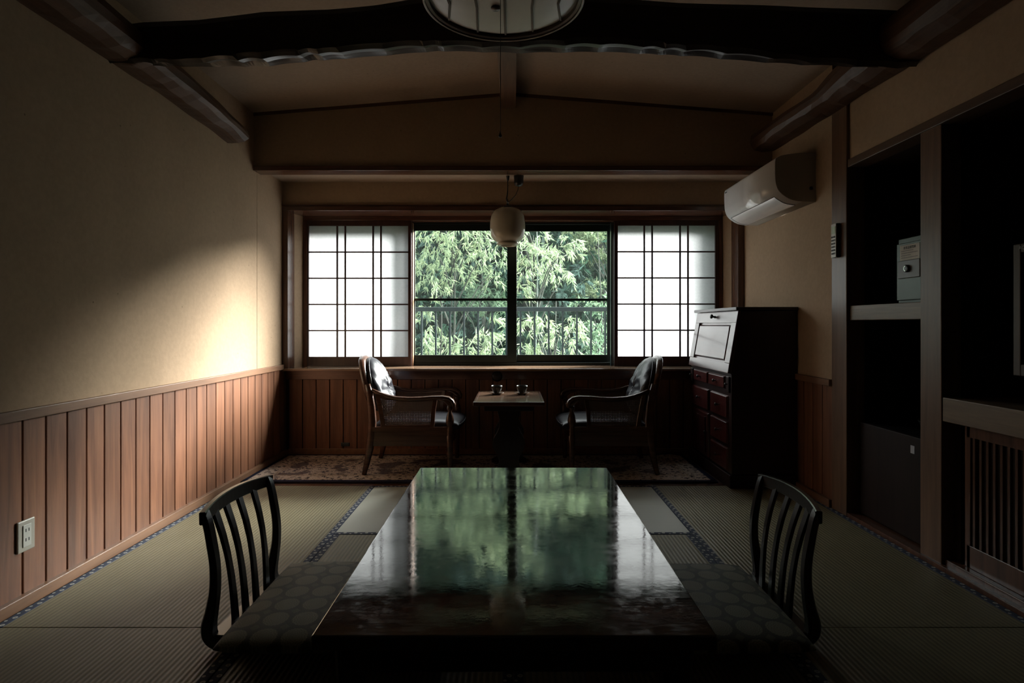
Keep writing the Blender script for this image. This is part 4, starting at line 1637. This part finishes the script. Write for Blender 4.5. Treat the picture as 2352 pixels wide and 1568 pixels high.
MB().box(1.629, 1.6306, ay1 - 0.055, ay1 - 0.015, 2.088, 2.095).build('badge', M['ink'], ac)
pts = [P(1740, 390, 4.30), P(1741, 372, 4.30), P(1748, 360, 4.29), P(1758, 345, 4.28), P(1763, 330, 4.26), P(1765, 318, 4.255)]
MB().tube(pts, 0.004, 6).build('power_cable', plain('cable_cream', (0.25, 0.22, 0.17), 0.5), label='thin cable rising from the air conditioner to the hanging wall', cat='cable')
MB().box(1.852, 1.882, 4.235, 4.253, 2.405, 2.44).build('cable_outlet', M['plate'], label='small cream outlet at the top of the cable by the right log', cat='outlet', bevel=0.003)

# remote control on the post
rm = thing('remote_control', 'white remote control in a holder on the wooden post', 'remote control', (1.865, 3.40, 1.47))
MB().box(1.858, XR - 0.005, 3.37, 3.425, 1.468, 1.665).build('casing', M['blackp'], rm, bevel=0.004)
MB().box(1.853, 1.858, 3.372, 3.423, 1.47, 1.663).build('face', M['platew'], rm, bevel=0.002)
MB().box(1.8515, 1.853, 3.378, 3.417, 1.605, 1.648).build('display', plain('lcd_green', (0.42, 0.52, 0.34), 0.3), rm)
for r_ in range(6):
    for c_ in range(3):
        MB().box(1.8512, 1.853, 3.379 + c_ * 0.014, 3.389 + c_ * 0.014, 1.487 + r_ * 0.019, 1.497 + r_ * 0.019).build('button', M['ink'] if (r_ + c_) % 2 else M['tvframe'], rm)

# wall outlet, left wall
ou = thing('wall_outlet', 'cream power outlet on the left wainscot', 'outlet', (XL, 2.262, 0.21))
MB().box(XL - 0.0005, XL + 0.009, 2.222, 2.302, 0.211, 0.331).build('cover_plate', M['plate'], ou, bevel=0.004)
MB().box(XL + 0.009, XL + 0.012, 2.243, 2.281, 0.229, 0.313).build('socket', M['platew'], ou, bevel=0.001)
for z in (0.250, 0.286):
    for y in (2.253, 2.267):
        MB().box(XL + 0.0118, XL + 0.0124, y, y + 0.004, z, z + 0.012).build('slot', M['ink'], ou)

# low outlet and round fitting on the window wall
MB().box(-1.425, -1.355, 4.868, 4.881, 0.075, 0.105).build('wall_outlet', plain('dark_bluish_plate', (0.03, 0.05, 0.055), 0.3), bevel=0.003, label='small dark outlet plate low on the window wall', cat='outlet')
MB().lathe([(0.001, 0.0), (0.042, 0.0), (0.044, 0.006), (0.03, 0.012), (0.001, 0.014)], (-0.13, 4.863, 0.655), 24, '-y').build('wall_vent', M['blackp'], label='round dark fitting on the rail under the window sill', cat='vent')

# ------------------------------------------------------------------ pendant lamp over the small table
pl = thing('pendant_lamp', 'round milky glass pendant lamp in front of the window', 'lamp', (-0.041, 4.60, ZC))
cx_, cyy = -0.041, 4.60
prof = [(0.001, 0.298), (0.035, 0.298), (0.075, 0.290), (0.108, 0.270), (0.128, 0.235), (0.137, 0.185), (0.1385, 0.14), (0.135, 0.10), (0.127, 0.068), (0.110, 0.044), (0.088, 0.032), (0.083, 0.024), (0.088, 0.018), (0.086, 0.010), (0.076, 0.006), (0.074, 0.0), (0.066, -0.001), (0.062, 0.010), (0.062, 0.03)]
MB().lathe([(r, h + 1.699) for r, h in prof[::-1]], (cx_, cyy, 0), 48, cap=False).build('globe', M['opal'], pl)
MB().lathe([(0.040, 1.996), (0.036, 2.004), (0.030, 2.010), (0.012, 2.016), (0.008, 2.030), (0.001, 2.032)], (cx_, cyy, 0), 20).build('fitter_cap', M['blackp'], pl)
m = MB()
for s in (-1, 1):
    m.tube([(cx_ + s * 0.004, cyy, 2.03), (cx_ + s * 0.007, cyy, 2.045), (cx_ + s * 0.002, cyy, 2.062)], 0.0022, 6)
m.build('hook', M['chrome'], pl)
m = MB().tube([(cx_, cyy, 2.04), (cx_ - 0.006, cyy, 2.07), (cx_ + 0.001, cyy, 2.12), (cx_ + 0.001, cyy, ZC - 0.03)], 0.0035, 8)
m.tube([(cx_ - 0.004, cyy, 2.045), (cx_ - 0.012, cyy, 2.065), (cx_ - 0.004, cyy, 2.10), (cx_ + 0.002, cyy, 2.17)], 0.0028, 6)
m.tube([(cx_ + 0.085, cyy, ZC - 0.075), (cx_ + 0.080, cyy, ZC - 0.11), (cx_ + 0.062, cyy, ZC - 0.15), (cx_ + 0.03, cyy, 2.06), (cx_ + 0.01, cyy, 2.045)], 0.003, 6)
m.build('cord', M['blackp'], pl)
MB().lathe([(0.009, ZC - 0.035), (0.013, ZC - 0.004), (0.014, ZC)], (cx_ + 0.002, cyy, 0), 12).build('cord_anchor', M['blackp'], pl)
MB().lathe([(0.010, ZC - 0.082), (0.030, ZC - 0.074), (0.037, ZC - 0.055), (0.038, ZC - 0.02), (0.040, ZC)], (cx_ + 0.087, cyy, 0), 20).build('ceiling_rose', M['blackp'], pl)

# ------------------------------------------------------------------ ceiling lamp
lx, ly = -0.035, 2.21
cl_ = thing('ceiling_lamp', 'round wooden-rimmed lamp hanging below the ridge, top of the frame', 'lamp', (lx, ly, 2.30))
R = 0.298
NS = 64
# rim ring
MB().lathe([(R - 0.016, 2.298), (R - 0.002, 2.292), (R + 0.006, 2.300), (R + 0.006, 2.330), (R - 0.004, 2.336), (R - 0.016, 2.330), (R - 0.016, 2.298)], (lx, ly, 0), NS, cap=False).build('rim', wood('lamp_rim_wood', (0.05, 0.03, 0.02), (0.10, 0.065, 0.045), 'x', 0.35), cl_)
MB().lathe([(R - 0.004, 2.2905), (R + 0.001, 2.288), (R + 0.006, 2.2915), (R + 0.002, 2.297)], (lx, ly, 0), NS, cap=False).build('rim_bead', plain('pale_rim', (0.30, 0.26, 0.21), 0.35), cl_)
# shallow diffuser dish
prof = [((R - 0.014) * k / 14 + 0.0005, 2.2745 + 0.040 * (k / 14) ** 3) for k in range(14, -1, -1)]
MB().lathe([(r, h) for r, h in prof], (lx, ly, 0), NS, cap=False).build('diffuser', M['lampshade'], cl_)


def dish(r):
    return lerp([(a, b) for a, b in prof[::-1]], r)


for q in (-0.225, -0.112, 0.004, 0.118, 0.228):
    pts = []
    ym = math.sqrt(max(0, (R - 0.016) ** 2 - q * q))
    for i in range(25):
        y = -ym + 2 * ym * i / 24
        x = q * (0.90 + 0.10 * abs(y) / ym)
        pts.append((lx + x, ly + y, dish(math.hypot(x, y)) - 0.003))
    MB().sweep(pts, (1, 0, 0), 0.0042, 0.003).build('rib', M['log'], cl_)
MB().lathe([(0.001, 2.262), (0.014, 2.264), (0.018, 2.272), (0.010, 2.277)], (lx - 0.03, ly - 0.0, 0), 20).build('center_knob', plain('knob_grey_brown', (0.12, 0.10, 0.09), 0.4), cl_)
# outer shade above, flared
MB().lathe([(R + 0.008, 2.331), (R + 0.026, 2.345), (R + 0.036, 2.375), (R + 0.030, 2.40), (R - 0.05, 2.42), (0.12, 2.43), (0.02, 2.432)], (lx, ly, 0), NS, cap=False).build('upper_shade', M['lampshade'], cl_)
MB().lathe([(0.05, 2.431), (0.06, 2.46), (0.02, 2.47), (0.012, 2.60), (0.05, 2.62), (0.055, 2.6485)], (lx, ly, 0), 24).build('hanger', M['blackp'], cl_)
zc_ = CAMZ + (CY - 312) / F * 2.16
m = MB().tube([((1149.5 - CX) / F * 2.16, 2.16, 2.285), ((1149.5 - CX) / F * 2.16, 2.16, zc_)], 0.0012, 6)
cd = m.build('pull_cord', M['blackp'], cl_)
MB().lathe([(0.001, zc_ - 0.006), (0.006, zc_ - 0.004), (0.0065, zc_), (0.003, zc_ + 0.010), (0.001, zc_ + 0.018)], ((1149 - CX) / F * 2.16, 2.16, 0), 12).build('cord_bob', M['blackp'], cd)

# ------------------------------------------------------------------ niche contents
def text_mesh(s, size, loc, rot, mat, parent=None, name='lettering', extrude=0.0004, align='LEFT'):
    c = bpy.data.curves.new(name, 'FONT')
    c.body = s
    c.size = size
    c.extrude = extrude
    c.align_x = align
    o = bpy.data.objects.new(name, c)
    COL.objects.link(o)
    dg = bpy.context.evaluated_depsgraph_get()
    me = bpy.data.meshes.new_from_object(o.evaluated_get(dg))
    bpy.data.objects.remove(o)
    me.materials.clear()
    me.materials.append(mat)
    q = bpy.data.objects.new(name, me)
    COL.objects.link(q)
    q.rotation_euler = rot
    if parent is not None:
        q.parent = parent
        q.location = Vector(loc) - wloc(parent)
    else:
        q.location = loc
    return q


RW = (math.radians(90), 0, math.radians(-90))        # writing on a face that looks towards -x
sf = thing('safe', 'small green-grey metal safe on the niche shelf', 'safe', (2.14, 2.88, 1.188))
sX = 1.985
MB().box(sX + 0.012, 2.36, 2.75, 3.045, 1.190, 1.522).build('body', M['safe'], sf, bevel=0.004)
MB().box(sX, sX + 0.012, 2.755, 3.04, 1.205, 1.495).build('door', M['safe'], sf, bevel=0.003)
lk = MB().box(sX - 0.008, sX, 2.857, 3.02, 1.315, 1.405).build('lock_plate', plain('lock_plate_grey', (0.11, 0.10, 0.09), 0.4), sf, bevel=0.003)
MB().lathe([(0.001, 0.0), (0.019, 0.0), (0.019, 0.010), (0.015, 0.012), (0.001, 0.012)], (sX - 0.008, 2.943, 1.3625), 24, '-x').build('lock_cylinder', M['blackp'], lk)
m = MB()
rings = [[(sX - 0.0205, 2.943 + rr * math.cos(a), 1.3625 + rr * math.sin(a)) for a in [math.pi * k / 12 - math.pi / 2 for k in range(13)]] for rr in (0.011, 0.014)]
m.add(rings[0] + rings[1], [(i, i + 1, 13 + i + 1, 13 + i) for i in range(12)])
o = m.build('lock_rim', M['chrome'], lk)
lb = MB().box(sX - 0.0015, sX - 0.0003, 2.866, 3.011, 1.407, 1.483).build('notice', M['paperw'], sf)
try:
    text_mesh('貴重品保管庫', 0.0155, (sX - 0.0017, 2.985, 1.463), RW, M['ink'], lb)
except Exception as e:
    print('text', e)
m = MB()
for r_ in range(4):
    y = 3.003
    z = 1.454 - r_ * 0.0115
    end = 3.003 - (0.09, 0.125, 0.07, 0.12)[r_]
    while y > end:
        w = random.uniform(0.003, 0.006)
        m.box(sX - 0.0018, sX - 0.0015, y - w, y, z - 0.0018, z + 0.0018)
        y -= w + 0.0015
m.build('small_print', plain('faded_ink', (0.22, 0.21, 0.22), 0.7), lb)
for z in (1.24, 1.46):
    MB().tube([(sX + 0.001, 2.752, z - 0.02), (sX + 0.001, 2.752, z + 0.02)], 0.006, 8).build('hinge', M['safe'], sf)

fg = thing('mini_refrigerator', 'dark wood-faced mini refrigerator in the niche beside the post', 'refrigerator', (2.2, 3.02, 0.0))
MB().box(1.975, 2.45, 2.775, 3.29, 0.012, 0.535).build('cabinet', M['blackp'], fg, bevel=0.004)
fd = MB().box(1.945, 1.974, 2.775, 3.29, 0.03, 0.537).build('door', wood('fridge_walnut', (0.010, 0.005, 0.004), (0.020, 0.010, 0.007), 'z', 0.6, spec=0.2), fg, bevel=0.003)
MB().box(1.9435, 1.945, 2.845, 2.873, 0.455, 0.493).build('badge', plain('silver_badge', (0.5, 0.5, 0.52), 0.35, 0.3), fd)
MB().box(1.99, 2.40, 2.78, 3.28, 0.0, 0.012).build('foot', M['blackp'], fg)

bw = MB().lathe([(0.045, 0.0), (0.05, 0.004), (0.085, 0.03), (0.10, 0.06), (0.102, 0.066), (0.097, 0.066), (0.08, 0.032), (0.03, 0.010), (0.001, 0.010)], (2.12, 2.90, 0.5375), 32)
bw.build('serving_bowl', M['cup'], label='dark lacquered bowl on top of the mini refrigerator', cat='bowl')

# television in the second niche
tv = thing('television', 'dark television at the right edge of the frame, on the niche shelf', 'television', (2.10, 1.90, 0.7585))
ty0, ty1 = 1.45, 2.345
m = MB()
x0, x1 = 1.995, 2.06
m.box(x0, x1, ty1 - 0.035, ty1, 0.878, 1.40).box(x0, x1, ty0, ty0 + 0.035, 0.878, 1.40)
m.box(x0, x1, ty0 + 0.035, ty1 - 0.035, 0.878, 0.925).box(x0, x1, ty0 + 0.035, ty1 - 0.035, 1.365, 1.40)
m.build('bezel', M['tvframe'], tv, bevel=0.004)
MB().box(x0 + 0.012, x1, ty0 + 0.03, ty1 - 0.03, 0.92, 1.37).build('screen', M['blackp'], tv)
MB().box(x0 + 0.02, x1 + 0.02, (ty0 + ty1) / 2 - 0.06, (ty0 + ty1) / 2 + 0.06, 0.78, 0.90).build('neck', M['blackp'], tv, bevel=0.004)
MB().box(x0 - 0.01, x1 + 0.12, (ty0 + ty1) / 2 - 0.2, (ty0 + ty1) / 2 + 0.2, 0.759, 0.78).build('foot', M['blackp'], tv, bevel=0.006)
text_mesh('AQUOS', 0.020, (x0 - 0.0006, ty1 - 0.028, 1.376), RW, plain('tv_logo', (0.35, 0.33, 0.30), 0.4), tv)

# slatted grille doors below the television shelf
gr = thing('slatted_door', 'dark vertical-slat door below the television shelf', 'door panel', (1.955, 1.93, 0.0))
m = MB()
m.box(1.945, 1.965, 0.90, 2.52, 0.60, 0.648).box(1.945, 1.965, 0.90, 2.52, 0.045, 0.14).box(1.945, 1.965, 2.50, 2.53, 0.045, 0.648)
m.build('frame', M['trimz'], gr, bevel=0.002)
sl0 = None
y = 2.485
while y > 1.0:
    if sl0 is None:
        sl0 = MB().box(-0.006, 0.006, -0.006, 0.006, 0.14, 0.60).build('slat', M['trimz'], gr, local=True)
        sl0.location = (0, y - 1.93, 0)
    else:
        c = sl0.copy()
        COL.objects.link(c)
        c.location = (0, y - 1.93, 0)
    y -= 0.035
MB().box(1.975, 1.985, 0.90, 2.53, 0.045, 0.648).build('backing', M['dark'], gr)
struct(MB().box(1.91, 2.0, 0.88, 2.60, 0.0, 0.045), 'trim_19', M['trimz'], 0.003)
